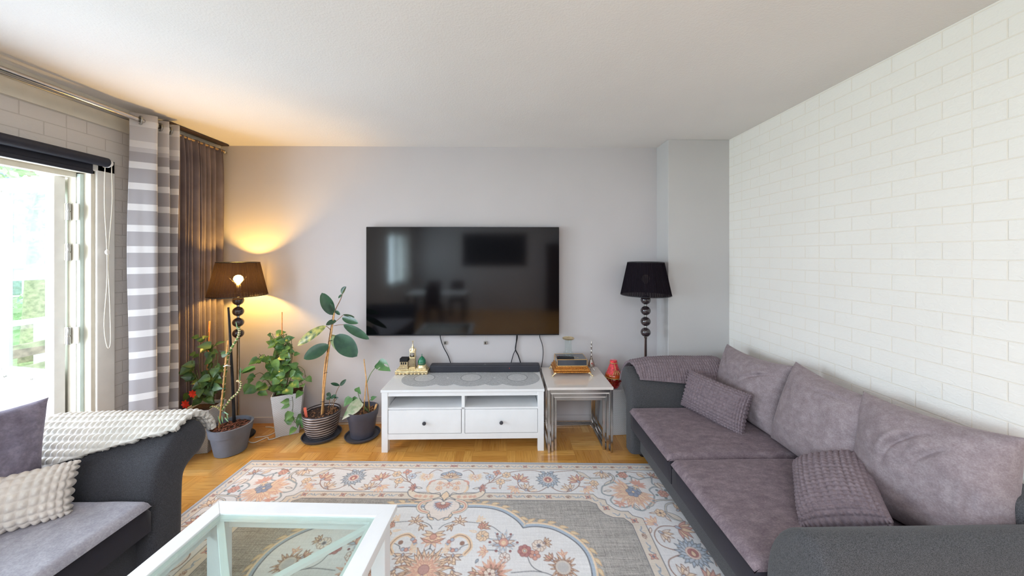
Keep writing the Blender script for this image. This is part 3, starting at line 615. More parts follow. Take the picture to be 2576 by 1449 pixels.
    # oval medallion -------------------------------------------------------
    ov = sp([(0, 0.548), (0.10, 0.545), (0.211, 0.541), (0.272, 0.542), (0.359, 0.554), (0.438, 0.585), (0.508, 0.637), (0.545, 0.678), (0.568, 0.714)], 5)+sp([(0.568, 0.714), (0.620, 0.704), (0.677, 0.704), (0.757, 0.722), (0.832, 0.765), (0.895, 0.823), (0.935, 0.890), (0.948, 0.96), (0.945, 1.033), (0.925, 1.10)], 5)+[(0.925, 1.10), (0.95, 1.17), (0.96, 1.26)]
    n = len(ov)
    def off(d, amp=0.0):
        out = []
        for i in range(n):
            a = Vector(ov[max(i-1, 0)]); b_ = Vector(ov[min(i+1, n-1)]); t = (b_-a).normalized(); nn = Vector((t.y, -t.x)); out.append(tuple(Vector(ov[i])+nn*(d+amp*(i % 2))))
        return out
    poly(off(0.036)+[(0, 1.3), (0, 0.5)], ORG); 
    o2 = off(0.038)
    acc = 0
    for i in range(6, n-1):
        acc += (Vector(o2[i])-Vector(o2[i-1])).length
        if acc > 0.062:
            acc = 0; t = Vector(o2[i])-Vector(o2[i-1]); an = math.atan2(t.y, t.x); petal(o2[i-2][0], o2[i-2][1], 0.055, 0.026, an-0.75, (230, 204, 160), (200, 158, 104), bend=0.25)
    poly(off(0.027)+[(0, 1.3), (0, 0.5)], (224, 214, 196)); poly(off(0.022)+[(0, 1.3), (0, 0.5)], BLU); poly(ov+[(0, 1.3), (0, 0.54)], (230, 229, 229)); stroke(ov, 0.005, INK)
    for q in ([(0.02, 0.731), (0.047, 0.698), (0.097, 0.676), (0.18, 0.67), (0.281, 0.681), (0.36, 0.703), (0.422, 0.751)], [(0.0, 0.872), (0.048, 0.912), (0.113, 0.933), (0.199, 0.926), (0.238, 0.881), (0.247, 0.841), (0.22, 0.79)], [(0.496, 1.022), (0.609, 1.011), (0.678, 1.018), (0.728, 1.036)],
              [(0.59, 0.92), (0.606, 0.968), (0.633, 0.998), (0.669, 1.015)], [(0.083, 0.996), (0.135, 0.995), (0.178, 1.02), (0.201, 1.044)], [(0.347, 0.797), (0.41, 0.817)], [(0.0, 0.77), (0.0, 0.88)], [(0.35, 0.88), (0.41, 0.885), (0.455, 0.918), (0.45, 0.96), (0.42, 0.98)], [(0.25, 1.20), (0.4, 1.16), (0.55, 1.18)], [(0.18, 0.88), (0.19, 0.86), (0.23, 0.84)]): stroke(sp(q), 0.0035, BRN if q[0][0] > 9 else INK, 0.75)
    fan(0.146, 0.668, 0.055, -PI/2, 4.4, 7, PEA, BRN, ORG, ORG); fan(0.10, 0.70, 0.05, 2.2, 1.2, 3, ORG, BRN, ORG); fan(0.27, 0.66, 0.05, -0.6, 1.6, 4, PEA, ORG, ORG); fan(0.305, 0.715, 0.055, -0.8, 1.8, 5, RED, BRN, ORG, ORG); rosette(0.296, 0.705, 0.024, 5, RED, BRN, ORG)
    rosette(0.31, 0.779, 0.040, 8, ORG, BRN, (190, 200, 200)); petal(0.27, 0.75, 0.05, 0.018, PI+0.2, PEA, ORG)
    flame(0.445, 0.822, 0.085, 12, 0, 2*PI, PEA, BLU); fan(0.445, 0.835, 0.075, -PI/2, 3.4, 7, BLU, BRN, ORG, PEA); disc(0.445, 0.825, 0.03, RED, DRED); disc(0.445, 0.828, 0.015, ORG)
    for t in range(6): disc(0.445+0.085*math.cos(t*1.05), 0.825+0.07*math.sin(t*1.05), 0.009, DRED)
    rosette(0.455, 0.928, 0.032, 7, (236, 226, 220), BRN, RED); fan(0.34, 0.89, 0.05, PI, 2.2, 5, ORG, RED, ORG); petal(0.30, 0.94, 0.03, 0.015, 2.0, BLU, INK)
    rosette(0.574, 0.882, 0.042, 7, (176, 100, 96), DRED, (200, 204, 204), ORG); rosette(0.662, 0.846, 0.042, 8, PEA, BRN, INK, BLU); fan(0.70, 0.825, 0.045, -0.3, 2, 5, ORG, BRN, BLU); rosette(0.633, 0.909, 0.034, 5, RED, DRED, BLU)
    flame(0.791, 0.985, 0.085, 16, 0, 2*PI, ORG, BRN); disc(0.791, 0.985, 0.045, (206, 198, 190), BRN); disc(0.791, 0.985, 0.032, (190, 186, 184)); fan(0.73, 0.94, 0.05, -2.3, 1.6, 5, RED, BRN, BLU, ORG); fan(0.80, 0.91, 0.04, -PI/2, 1.6, 3, ORG, RED, ORG)
    flame(0.39, 1.03, 0.10, 14, -PI/2, 4.2, RED, RED); flame(0.39, 1.04, 0.07, 10, -PI/2, 4.6, BLU, BRN); rosette(0.375, 1.03, 0.034, 6, PEA, BRN, DRED); fan(0.30, 1.03, 0.05, PI, 1.6, 4, RED, BRN, ORG, ORG)
    # cusp scrolls
    for q, cc in (([(0.12, 0.80), (0.165, 0.775), (0.22, 0.80), (0.245, 0.86), (0.215, 0.91)], ORG), ): stroke(sp(q), 0.026, cc, 0.9); stroke(sp(q), 0.004, BRN, 0.7)
    for t in range(7): disc(0.145+0.045*math.cos(1.2+t*0.5), 0.845+0.04*math.sin(1.2+t*0.5), 0.013, RED if t % 2 else BLU, DRED)
    disc(0.19, 0.835, 0.016, BRN); fan(0.11, 0.88, 0.045, PI+0.2, 2.8, 5, PEA, ORG, RED); fan(0.148, 0.925, 0.06, PI/2, 3.4, 6, ORG, BRN, BLU, PEA); rosette(0.148, 0.965, 0.024, 2, ORG, BRN, ORG)
    petal(0.10, 0.985, 0.075, 0.016, 0.25, RED, BRN)
    fan(0.0, 0.775, 0.075, 0.1, 0.9, 3, ORG, BRN, ORG); fan(0.0, 0.80, 0.075, PI/2-0.6, 1.6, 4, ORG, RED, RED); disc(0, 0.79, 0.02, RED, DRED); petal(0, 0.83, 0.08, 0.02, -0.1, RED, BRN, bend=-0.3)
    flame(0.0, 1.02, 0.15, 18, -0.6, 3.2, (234, 222, 204), BRN); flame(0.0, 1.02, 0.09, 12, -0.3, 2.6, ORG, RED); disc(0, 1.01, 0.03, (190, 140, 130), DRED); fan(0.165, 1.03, 0.06, 1.2, 2.0, 4, PEA, BRN, ORG, ORG)
    for k, (x, y) in enumerate(((0.60, 1.14), (0.2, 1.18), (0.75, 1.20), (0.48, 1.22))): rosette(x, y, 0.05, 7, (ORG, RED, BLU, PEA)[k], BRN, RED)
    # pendant medallion on the centre line of the long side
    def shape(pts, fill, line=INK, lw=0.006, k=5): q = sp(pts, k); poly(q+[(0, q[-1][1]), (0, q[0][1])], fill); stroke(q, lw, line, 0.8)
    shape([(0.0, 0.140), (0.03, 0.160), (0.075, 0.180), (0.082, 0.205), (0.05, 0.205), (0.0, 0.20)], BLU); fan(0.0, 0.215, 0.06, -PI/2, 2.6, 7, ORG, BRN, PEA); 
    for t in (-0.1, 0.25): petal(0.0, 0.235, 0.085, 0.022, t-0.35, ORG, BRN)
    shape([(0.0, 0.262), (0.06, 0.248), (0.115, 0.262), (0.150, 0.300), (0.160, 0.345), (0.145, 0.385), (0.10, 0.408), (0.05, 0.40), (0.03, 0.43), (0.0, 0.43)], (232, 222, 212)); stroke(sp([(0.115, 0.265), (0.145, 0.28), (0.150, 0.31)]), 0.018, RED, 0.5); stroke(sp([(0.15, 0.33), (0.152, 0.36), (0.135, 0.39)]), 0.016, ORG, 0.8)
    petal(0.0, 0.25, 0.03, 0.04, PI/2, BLU, INK); rosette(0.068, 0.295, 0.022, 4, ORG, RED, RED); rosette(0.065, 0.352, 0.026, 5, ORG, RED, BLU); fan(0.0, 0.30, 0.05, PI/2, 3.0, 5, PEA, RED, RED, ORG)
    cres = sp([(0.245, 0.338), (0.278, 0.352), (0.290, 0.385), (0.275, 0.425), (0.235, 0.455), (0.17, 0.472), (0.10, 0.470), (0.035, 0.44), (0.06, 0.415), (0.12, 0.412), (0.20, 0.405), (0.245, 0.385), (0.250, 0.36), (0.225, 0.348)], 5, True); poly(cres, (232, 214, 192)); stroke(cres, 0.007, INK, 0.7, True)
    for x in (0.10, 0.145, 0.185, 0.215): rosette(x, 0.440-0.05*max(0, x-0.14), 0.014, 4, ORG, RED, RED)
    fan(0.25, 0.345, 0.05, 0.1, 2.4, 5, RED, DRED, BLU); petal(0.24, 0.345, 0.05, 0.02, PI-0.2, PEA, INK); petal(0.20, 0.475, 0.05, 0.02, 0.3, ORG, INK); petal(0.14, 0.478, 0.09, 0.02, 0.05, ORG, BRN)
    shape([(0.0, 0.485), (0.03, 0.462), (0.07, 0.470), (0.110, 0.500), (0.125, 0.54), (0.10, 0.578), (0.075, 0.590), (0.085, 0.615), (0.06, 0.632), (0.03, 0.640), (0.0, 0.660)], (234, 220, 210)); q = sp([(0.095, 0.475), (0.150, 0.500), (0.165, 0.540), (0.14, 0.575), (0.09, 0.592)]); stroke(q, 0.034, INK, 0.7); stroke(q, 0.027, (232, 214, 192), 1); stroke(q, 0.011, RED, 0.7)
    petal(0.08, 0.60, 0.05, 0.022, 1.9, ORG, INK); petal(0.03, 0.655, 0.055, 0.022, -0.4, ORG, INK)
    for i in range(7): petal(0.0, 0.51, 0.075, 0.028, PI/2-i*0.3, BLU, None); 
    for i in range(6): petal(0.0, 0.505, 0.058, 0.022, PI/2-i*0.3, RED, DRED)
    disc(0, 0.505, 0.016, PEA, INK); poly([(0, 0.385), (0.022, 0.41), (0.03, 0.44), (0.01, 0.46), (0, 0.485)], ORG); stroke([(0, 0.385), (0.022, 0.41), (0.03, 0.44), (0.012, 0.46), (0, 0.485)], 0.006, INK, 0.8)
    # assemble the full rug -------------------------------------------------
    h, wd = (ny//2)*2, (nx//2)*2; q = img[:h, :wd].reshape(h//2, 2, wd//2, 2, 3).mean((1, 3))
    qy, qx = q.shape[:2]
    full = np.concatenate([q[:, ::-1], q], 1); full = np.concatenate([full, full[::-1]], 0)     # row 0 = edge by the TV wall
    ny2, nx2 = full.shape[:2]; rng = np.random.default_rng(4)
    streak = rng.normal(0, 1, (ny2, 60)); streak = np.repeat(streak, nx2//60+1, 1)[:, :nx2]
    k = np.ones(25)/25; streak = np.apply_along_axis(lambda m: np.convolve(m, k, 'same'), 1, streak)
    col_s = rng.normal(0, 1, (60, nx2)); col_s = np.repeat(col_s, ny2//60+1, 0)[:ny2]; col_s = np.apply_along_axis(lambda m: np.convolve(m, np.ones(15)/15, 'same'), 0, col_s)
    fine = rng.normal(0, 1, (ny2, nx2))
    slow = np.interp(np.arange(ny2), np.arange(0, ny2+12, 12), rng.normal(0, 1, len(np.arange(0, ny2+12, 12))))[:, None]
    gd = np.abs(full-col(GRY)).sum(-1) < 0.03
    full = np.where(gd[..., None], full, full*0.86+col((226, 224, 224))*0.14)
    amp = np.where(gd, 1.0, 0.22)
    full = full*(1+amp*(0.09*slow+0.16*streak+0.10*col_s+0.13*fine))[..., None]
    full = np.clip(full, 0.005, 1)
    xs = (np.arange(nx2)-(nx2-1)/2)*0.004; ys = -(np.arange(ny2)-(ny2-1)/2)*0.004
    XX, YY = np.meshgrid(xs, ys); co = np.stack([XX, YY, np.full_like(XX, 0.009)], -1).reshape(-1, 3).astype(np.float32)
    idx = np.arange(ny2*nx2).reshape(ny2, nx2); f = np.stack([idx[:-1, :-1], idx[1:, :-1], idx[1:, 1:], idx[:-1, 1:]], -1).reshape(-1, 4)
    # hem: a skirt down to the floor round the edge
    ring = np.concatenate([idx[0, :], idx[1:, -1], idx[-1, -2::-1], idx[-2:0:-1, 0]]); nrg = len(ring); low = co[ring].copy(); low[:, 2] = 0.0005; base = len(co)
    co = np.concatenate([co, low]); nxt = np.roll(np.arange(nrg), -1); f = np.concatenate([f, np.stack([ring, ring[nxt], base+nxt, base+np.arange(nrg)], -1)])
    me = bpy.data.meshes.new('rug'); me.vertices.add(len(co)); me.vertices.foreach_set('co', co.ravel()); me.loops.add(len(f)*4); me.loops.foreach_set('vertex_index', f.astype(np.int32).ravel())
    me.polygons.add(len(f)); me.polygons.foreach_set('loop_start', np.arange(0, len(f)*4, 4, dtype=np.int32)); me.update(calc_edges=True); me.validate()
    cols = full.reshape(-1, 3); cols = np.concatenate([cols, cols[ring]]); rgba = np.concatenate([cols, np.ones((len(cols), 1))], 1).astype(np.float32)
    at_ = me.color_attributes.new('pattern', 'FLOAT_COLOR', 'POINT'); at_.data.foreach_set('color', rgba.ravel())
    t = NT('printed_rug_weave'); a = t.n('ShaderNodeVertexColor'); a.layer_name = 'pattern'
    bn = t.bump(t.noise(scale=(0.35, 1, 1), k=320, detail=2), 0.35, 0.002)
    t.bsdf(a.outputs[0], 0.95, 0, bn, Sheen_Weight=0.15); me.materials.append(t.m)
    o = bpy.data.objects.new('rug', me); C.objects.link(o); o.location = (-0.478, 1.657, 0.001); o.rotation_euler = (0, 0, R(-1.7))
    tag(o, 'large cream and grey printed oriental rug with floral border on the parquet', 'rug')
make_rug()

# ------------------------------------------------------------------ TV bench and nest of tables
bn = thing('tv_bench', 'white wooden TV bench with two open shelves and two drawers', 'tv bench', (-0.397, 3.04, 0), R(0.2))
BW, BD, BH = 0.742, 0.53, 0.567
b = nb(); bb(b, -BW, BW, -0.008, BD, BH-0.022, BH, 0.003); mesh('top_board', b, M_WHITE, bn)
for x in (-BW+0.006, BW-0.062):
    for y in (0, BD-0.056):
        b = nb(); bb(b, x, x+0.056, y, y+0.056, 0, BH-0.022, 0.002); mesh('leg', b, M_WHITE, bn)
b = nb(); bb(b, -BW+0.06, BW-0.06, 0.004, 0.03, BH-0.060, BH-0.022); bb(b, -BW+0.06, BW-0.06, 0.004, 0.03, 0.115, 0.165)
bb(b, -0.014, 0.014, 0.006, BD-0.02, 0.16, BH-0.05); bb(b, -BW+0.06, BW-0.06, 0.006, BD-0.03, 0.385, 0.402); bb(b, -BW+0.06, BW-0.06, 0.03, BD-0.03, 0.14, 0.165)
bb(b, -BW+0.015, -BW+0.055, 0.05, BD-0.05, 0.12, BH-0.022); bb(b, BW-0.055, BW-0.015, 0.05, BD-0.05, 0.12, BH-0.022); bb(b, -BW+0.06, BW-0.06, BD-0.03, BD-0.02, 0.14, BH-0.022); mesh('carcass', b, M_WHITE, bn)
for s in (-1, 1):
    b = nb(); x0, x1 = (-BW+0.065, -0.018) if s < 0 else (0.018, BW-0.065); bb(b, x0, x1, 0.003, 0.024, 0.169, 0.381, 0.002); d = mesh('drawer', b, M_WHITE, bn)
    b = nb(); lathe(b, [(0.006, 0), (0.006, 0.014), (0.015, 0.018), (0.017, 0.026), (0.012, 0.032), (0.001, 0.034)], n=20); bmesh.ops.rotate(b, cent=(0, 0, 0), matrix=Matrix.Rotation(PI/2, 3, 'X'), verts=b.verts); bmesh.ops.translate(b, vec=((x0+x1)/2, 0.004, 0.27), verts=b.verts)
    k = mesh('knob', b, M_CHAR, d, True, angle=40); k['label'] = 'dark grey round knob'
def side_table(name, label, w_, d_, h_, loc, top, group):
    t = thing(name, label, 'side table', loc, 0, group); s = 0.022
    b = nb(); bb(b, -w_/2, w_/2, 0, d_, h_-0.022, h_, 0.0025); mesh('table_top', b, top, t)
    for x in (-w_/2+0.004, w_/2-0.026):
        b = nb(); bb(b, x, x+s, 0.004, 0.004+s, 0, h_-0.022, 0.002); mesh('leg', b, M_CHROME, t)
        b = nb(); bb(b, x, x+s, d_-0.026, d_-0.004, 0, h_-0.022, 0.002); mesh('leg', b, M_CHROME, t)
        b = nb(); bb(b, x, x+s, 0.026, d_-0.026, 0, 0.018, 0.002); mesh('side_rail', b, M_CHROME, t); b = nb(); bb(b, x, x+s, 0.026, d_-0.026, h_-0.044, h_-0.022, 0.002); mesh('side_rail', b, M_CHROME, t)
    b = nb(); bb(b, -w_/2+0.026, w_/2-0.026, 0.006, 0.022, h_-0.050, h_-0.022, 0.002); mesh('front_rail', b, M_CHROME, t); b = nb(); bb(b, -w_/2+0.026, w_/2-0.026, d_-0.022, d_-0.006, h_-0.050, h_-0.022, 0.002); mesh('rear_rail', b, M_CHROME, t)
    b = nb(); bb(b, -w_/2+0.026, w_/2-0.026, d_-0.022, d_-0.006, 0.0, 0.018, 0.002); mesh('rear_rail', b, M_CHROME, t)
    return t
TX = 0.665
side_table('nesting_table', 'largest cream gloss nesting table with chrome legs, carrying the gold boxes', 0.60, 0.55, 0.593, (TX, 3.0, 0), M_GLOSSC, 'nest of three chrome legged tables')
side_table('nesting_table', 'middle nesting table tucked under the largest cream gloss top', 0.535, 0.50, 0.548, (TX+0.002, 3.022, 0), M_GLOSSC, 'nest of three chrome legged tables')
side_table('nesting_table', 'smallest innermost nesting table with chrome legs', 0.475, 0.45, 0.505, (TX+0.004, 3.044, 0), M_GLOSSC, 'nest of three chrome legged tables')

# ------------------------------------------------------------------ television
tv = thing('television', 'large black wall-mounted flat screen television above the white TV bench', 'television', (-0.459, 3.51, 0.942))
b = nb(); bb(b, -1.012, 1.012, 0.006, 0.05, 0, 1.141, 0.004); mesh('casing', b, M_BEZEL, tv)
b = nb(); bb(b, -0.45, 0.45, 0.045, 0.088, 0.25, 0.85); mesh('wall_mount', b, M_BLACK, tv)
b = nb(); bb(b, -1.008, 1.008, 0.0, 0.008, 0.014, 1.137); mesh('screen', b, M_SCREEN, tv)
b = nb(); bb(b, -0.030, 0.030, -0.001, 0.03, -0.008, 0.002, 0.002); mesh('logo_tab', b, M_STEEL, tv)
def cable(name, label, pts, r, mt, cat='cable', n=7):
    b = nb(); tube(b, pts, r, n, 5); return tag(mesh(name, b, mt, None, True), label, cat)
Y = 3.585
cable('cable', 'dark cable hanging from the TV down behind the left half of the soundbar', [at(1108, 835, 3.55), at(1108, 850, Y), at(1115, 872, Y), at(1128, 897, Y), at(1137, 925, Y)], 0.0045, M_BEZEL)
cable('cable', 'thick black cable pair splitting in a fork above the soundbar', [at(1301, 835, 3.55), at(1301, 850, Y), at(1298, 866, Y), at(1297, 880, Y), at(1304, 895, Y), at(1312, 920, Y)], 0.0062, M_BLACKM)
cable('cable', 'thin grey cable branching left from the forked black cable', [at(1300, 835, 3.56), at(1299, 855, Y-0.008), at(1297, 878, Y-0.006), at(1291, 893, Y), at(1284, 920, Y)], 0.0042, M_BEZEL)
cable('cable', 'thin curved black cable hanging between the TV and the gold box', [at(1358, 835, 3.55), at(1358, 848, Y), at(1364, 866, Y), at(1366.5, 885, Y), at(1365, 905, Y), at(1361, 930, Y)], 0.0036, M_BLACKM)
for px, lb in ((1120, 'small grey cord clip on the wall beside the left hanging cable'), (1221, 'small grey cord clip on the wall below the middle of the TV')):
    h = thing('cord_clip', lb, 'clip', at(px, 862, 3.597), 0, 'cord clips under the TV')
    b = nb(); bb(b, -0.018, 0.018, -0.012, 0.0, -0.018, 0.018, 0.003); mesh('clip_body', b, M_STEEL, h)
    b = nb(); bb(b, -0.006, 0.006, -0.018, -0.01, -0.012, 0.014, 0.002); mesh('clip_hook', b, M_BLACK, h)
    b = nb(); tube(b, [(-0.008, -0.006, 0.015), (-0.008, -0.006, 0.10)], 0.0008, 5); tube(b, [(0.008, -0.006, 0.015), (0.008, -0.006, 0.10)], 0.0008, 5); mesh('cord', b, M_CREAMF, h)
# soundbar
ZB = 0.567
sb = thing('soundbar', 'long charcoal soundbar at the back of the white TV bench', 'soundbar', (-0.227, 3.465, ZB))
b = nb(); bb(b, -0.572, 0.572, 0, 0.10, 0.003, 0.074, 0.010, 3); mesh('body', b, M_SBAR, sb)
b = nb(); bb(b, -0.556, 0.556, 0.012, 0.088, 0.0735, 0.0765, 0.001); mesh('top_panel', b, M_CHAR, sb)
b = nb(); bb(b, -0.010, 0.010, 0.03, 0.036, 0.0765, 0.0775); mesh('logo_mark', b, M_STEEL, sb)
b = nb(); sph(b, (0.255, 0.0, 0.045), 0.0022); mesh('status_light', b, m_emit('red_status_led', (255, 60, 50), 2.0), sb)
# doily
b = nb()
def ringshape(cx, cy, r, lobes, amp, z):
    v = [b.verts.new((cx+(r+amp*abs(math.sin(lobes*t*PI/180)))*math.cos(t*PI/90), cy+(r+amp*abs(math.sin(lobes*t*PI/180)))*math.sin(t*PI/90), z)) for t in range(180)]; b.faces.new(v)
for k, cx in enumerate((-0.46, 0, 0.46)): ringshape(cx, 0, 0.216, 40, 0.004, 0.0030+0.0003*k)
for k, cx in enumerate((-0.23, 0.23)): ringshape(cx, -0.105, 0.095, 24, 0.004, 0.0022+0.0002*k); ringshape(cx, 0.105, 0.095, 24, 0.004, 0.0022+0.0002*k)
do = tag(mesh('lace_doily', b, M_LACE, None), 'silver grey lace runner of overlapping circles on the TV bench', 'doily'); do.location = (-0.355, 3.325, ZB-0.001)
md = do.modifiers.new('thick', 'SOLIDIFY'); md.thickness = 0.0015

# souvenir with three little buildings on a gold stand
sv = thing('souvenir_model', 'golden souvenir stand with black cube, clock tower and green dome', 'souvenir', (-0.972, 3.47, ZB))
b = nb(); bb(b, -0.168, 0.165, -0.055, 0.05, 0.006, 0.04, 0.004); bb(b, -0.155, 0.152, -0.045, 0.045, 0.04, 0.052, 0.003)
for k in range(9): sph(b, (-0.152+k*0.038, -0.055, 0.010), 0.011, 10, 8)
mesh('stand', b, M_GOLD, sv, True, angle=35)
b = nb(); bb(b, -0.135, -0.04, -0.04, 0.04, 0.05, 0.075, 0.003); bb(b, -0.122, -0.045, -0.035, 0.035, 0.075, 0.128, 0.002); kb = mesh('cube_shrine', b, M_GOLD, sv)
b = nb(); bb(b, -0.124, -0.043, -0.037, 0.037, 0.126, 0.160, 0.002); mesh('black_cap', b, M_BLACKM, kb)
b = nb(); 
for x in (-0.105, -0.084, -0.063): bb(b, x-0.006, x+0.006, -0.0375, -0.034, 0.10, 0.122)
mesh('arch_openings', b, M_BLACKM, kb)
b = nb(); bb(b, -0.036, 0.034, -0.03, 0.03, 0.05, 0.065, 0.003); bb(b, -0.027, 0.027, -0.024, 0.024, 0.06, 0.215, 0.003); bb(b, -0.030, 0.030, -0.027, 0.027, 0.165, 0.172); bb(b, -0.026, 0.026, -0.024, 0.024, 0.172, 0.232, 0.003)
for x in (-0.024, 0.024):
    for y in (-0.02, 0.02): lathe(b, [(0.006, 0.23), (0.006, 0.243), (0.001, 0.258)], (x, y, 0), 8)
lathe(b, [(0.022, 0.232), (0.016, 0.25), (0.013, 0.262), (0.015, 0.266), (0.008, 0.28), (0.004, 0.30), (0.003, 0.318), (0.006, 0.324), (0.001, 0.332)], n=14)
for s in (1, -1): tube(b, [(0, 0, 0.326), (s*0.008, 0, 0.330), (s*0.010, 0, 0.340)], [0.0022, 0.0008], 6, 3)
tw = mesh('clock_tower', b, M_GOLD, sv, True, angle=35)
b = nb(); 
for x in (-0.018, -0.006, 0.006, 0.018):
    for k in range(7): bb(b, x-0.0035, x+0.0035, -0.0246, -0.022, 0.075+k*0.012, 0.083+k*0.012)
mesh('windows', b, M_DARKW, tw)
b = nb(); g = bmesh.ops.create_cone(b, cap_ends=True, segments=24, radius1=0.018, radius2=0.018, depth=0.004); bmesh.ops.rotate(b, cent=(0, 0, 0), matrix=Matrix.Rotation(PI/2, 3, 'X'), verts=b.verts); bmesh.ops.translate(b, vec=(0, -0.025, 0.200), verts=b.verts); mesh('clock_face', b, M_SILV, tw)
b = nb(); bb(b, 0.042, 0.145, -0.042, 0.042, 0.05, 0.066, 0.003); lathe(b, [(0.048, 0.066), (0.044, 0.085), (0.038, 0.092)], (0.094, 0, 0), 24); dm = mesh('dome_base', b, M_GOLD, sv, True, angle=35)
b = nb(); lathe(b, [(0.036, 0.09), (0.041, 0.10), (0.041, 0.115), (0.036, 0.138), (0.022, 0.160), (0.008, 0.172), (0.003, 0.178), (0.003, 0.184)], (0.094, 0, 0), 28)
tube(b, [(0.094+0.006*math.cos(t*PI/6), 0, 0.190+0.007*math.sin(t*PI/6)) for t in range(13)], 0.0018, 6); mesh('green_dome', b, M_GREEN, dm, True)
b = nb()
for z in (0.103, 0.112): tube(b, [(0.094+0.0418*math.cos(t*PI/16), 0.0418*math.sin(t*PI/16), z+0.002*math.sin(t*4)) for t in range(33)], 0.0012, 5)
mesh('dome_ring', b, M_SILV, dm, True)

# boxes, candle holder, remote, silver flask on the side table
ZT = 0.593
tb = thing('ornate_tray_box', 'carved antique gold wooden box on four gold feet on the side table', 'box', (0.648, 3.405, ZT))
b = nb(); bb(b, -0.185, 0.185, -0.125, 0.12, 0.030, 0.042, 0.004); bb(b, -0.178, 0.178, -0.118, 0.114, 0.042, 0.066, 0.008); bb(b, -0.168, 0.168, -0.108, 0.105, 0.066, 0.074, 0.003); bb(b, -0.160, 0.160, -0.10, 0.10, 0.074, 0.090, 0.003); mesh('carved_body', b, M_GOLDO, tb)
for x in (-0.185, 0.185):
    for y in (-0.122, 0.115):
        b = nb(); s = 1 if x > 0 else -1; tube(b, [(x*0.88, y, 0.034), (x*0.97, y-0.004, 0.022), (x*1.04, y-0.010, 0.010)], [0.011, 0.006], 8, 4); sph(b, (x*1.06, y-0.012, 0.008), 0.0085, 12, 8); mesh('foot', b, M_GOLD, tb, True)
b = nb(); bb(b, -0.20, -0.186, -0.02, 0.0, 0.045, 0.06, 0.003); mesh('clasp', b, M_GOLD, tb)
gb = thing('glass_lid_box', 'dark glass box with pale brass edges on top of the carved gold box', 'box', (0.650, 3.405, ZT+0.090))
b = nb(); bb(b, -0.148, 0.148, -0.095, 0.095, 0.001, 0.062); mesh('glass_body', b, M_DGLASS, gb)
b = nb()
for x in (-0.152, 0.146):
    for y in (-0.099, 0.093): bb(b, x, x+0.006, y, y+0.006, 0, 0.068, 0.001)
for z in (0.0, 0.062):
    for y in (-0.099, 0.093): bb(b, -0.152, 0.152, y, y+0.006, z, z+0.007, 0.001)
    for x in (-0.152, 0.146): bb(b, x, x+0.006, -0.099, 0.099, z, z+0.007, 0.001)
mesh('brass_edging', b, M_BRASSL, gb)
b = nb(); bb(b, -0.146, 0.146, -0.093, 0.093, 0.063, 0.067); lid = mesh('lid', b, M_DGLASS, gb)
b = nb()
for k in range(9): t = k*0.7; sph(b, (0.02+0.03*math.cos(t)*(k % 3), -0.035+0.012*math.sin(t), 0.068), 0.008, 8, 6, (1.4, 0.5, 0.2))
mesh('gold_ornament', b, M_GOLD, lid, True)
ZG = ZT+0.090+0.0675
ch = thing('candle_holder', 'clear glass candle stand with round gold plate on top', 'candle holder', (0.640, 3.465, ZG))
b = nb(); lathe(b, [(0.046, 0.0), (0.053, 0.006), (0.053, 0.026), (0.046, 0.032), (0.040, 0.032), (0.036, 0.04), (0.036, 0.155), (0.040, 0.160)], n=36); mesh('glass_stem', b, M_GLC, ch, True, angle=40)
b = nb(); lathe(b, [(0.040, 0.160), (0.058, 0.166), (0.062, 0.174), (0.058, 0.177), (0.050, 0.173), (0.001, 0.172)], n=40); mesh('gold_plate', b, M_GOLD, ch, True, angle=50)
rm = thing('remote_control', 'slim black remote control lying on the glass box', 'remote control', (0.590, 3.345, ZG+0.0005), R(-12))
b = nb(); bb(b, -0.085, 0.085, -0.018, 0.018, 0.0, 0.016, 0.005, 3); mesh('body', b, M_BLACKM, rm)
b = nb(); lathe(b, [(0.0055, 0.0155), (0.0055, 0.0175)], (-0.074, 0.004, 0), 14); mesh('power_button', b, M_RED, rm)
b = nb(); 
for i in range(7):
    for j in range(2): lathe(b, [(0.0035, 0.0155), (0.0035, 0.0172)], (-0.05+i*0.017, -0.007+j*0.014, 0), 10)
mesh('buttons', b, M_CHAR, rm)
fl = thing('silver_flask', 'slender antique silver kohl flask with red gem and tall stopper', 'flask', (0.878, 3.45, ZT))
b = nb(); lathe(b, [(0.012, 0.028), (0.028, 0.036), (0.034, 0.050), (0.030, 0.075), (0.018, 0.105), (0.011, 0.125), (0.014, 0.130), (0.008, 0.136)], n=24, sy=0.6); mesh('body', b, M_SILV, fl, True, angle=50)
b = nb(); lathe(b, [(0.008, 0.134), (0.006, 0.15), (0.009, 0.155), (0.006, 0.16), (0.0065, 0.19), (0.010, 0.194), (0.006, 0.198), (0.0065, 0.235), (0.010, 0.239), (0.006, 0.243), (0.006, 0.27), (0.009, 0.275), (0.008, 0.285), (0.004, 0.292), (0.005, 0.298), (0.001, 0.304)], n=16); mesh('stopper', b, M_SILV, fl, True, angle=50)
b = nb(); sph(b, (0, -0.0175, 0.075), 0.006, 12, 8, (1, 0.5, 1.6)); mesh('gem', b, M_GEM, fl, True)
b = nb()
for s in (-1, 1): tube(b, [(s*0.012, 0, 0.036), (s*0.022, -0.012, 0.015), (s*0.034, -0.02, 0.002)], [0.006, 0.004], 8, 3); tube(b, [(s*0.026, 0, 0.06), (s*0.042, 0, 0.062), (s*0.052, -0.004, 0.075)], [0.004, 0.002], 6, 3)
tube(b, [(0, 0.006, 0.036), (0, 0.018, 0.015), (0, 0.028, 0.002)], [0.006, 0.004], 8, 3); mesh('feet', b, M_SILV, fl, True)

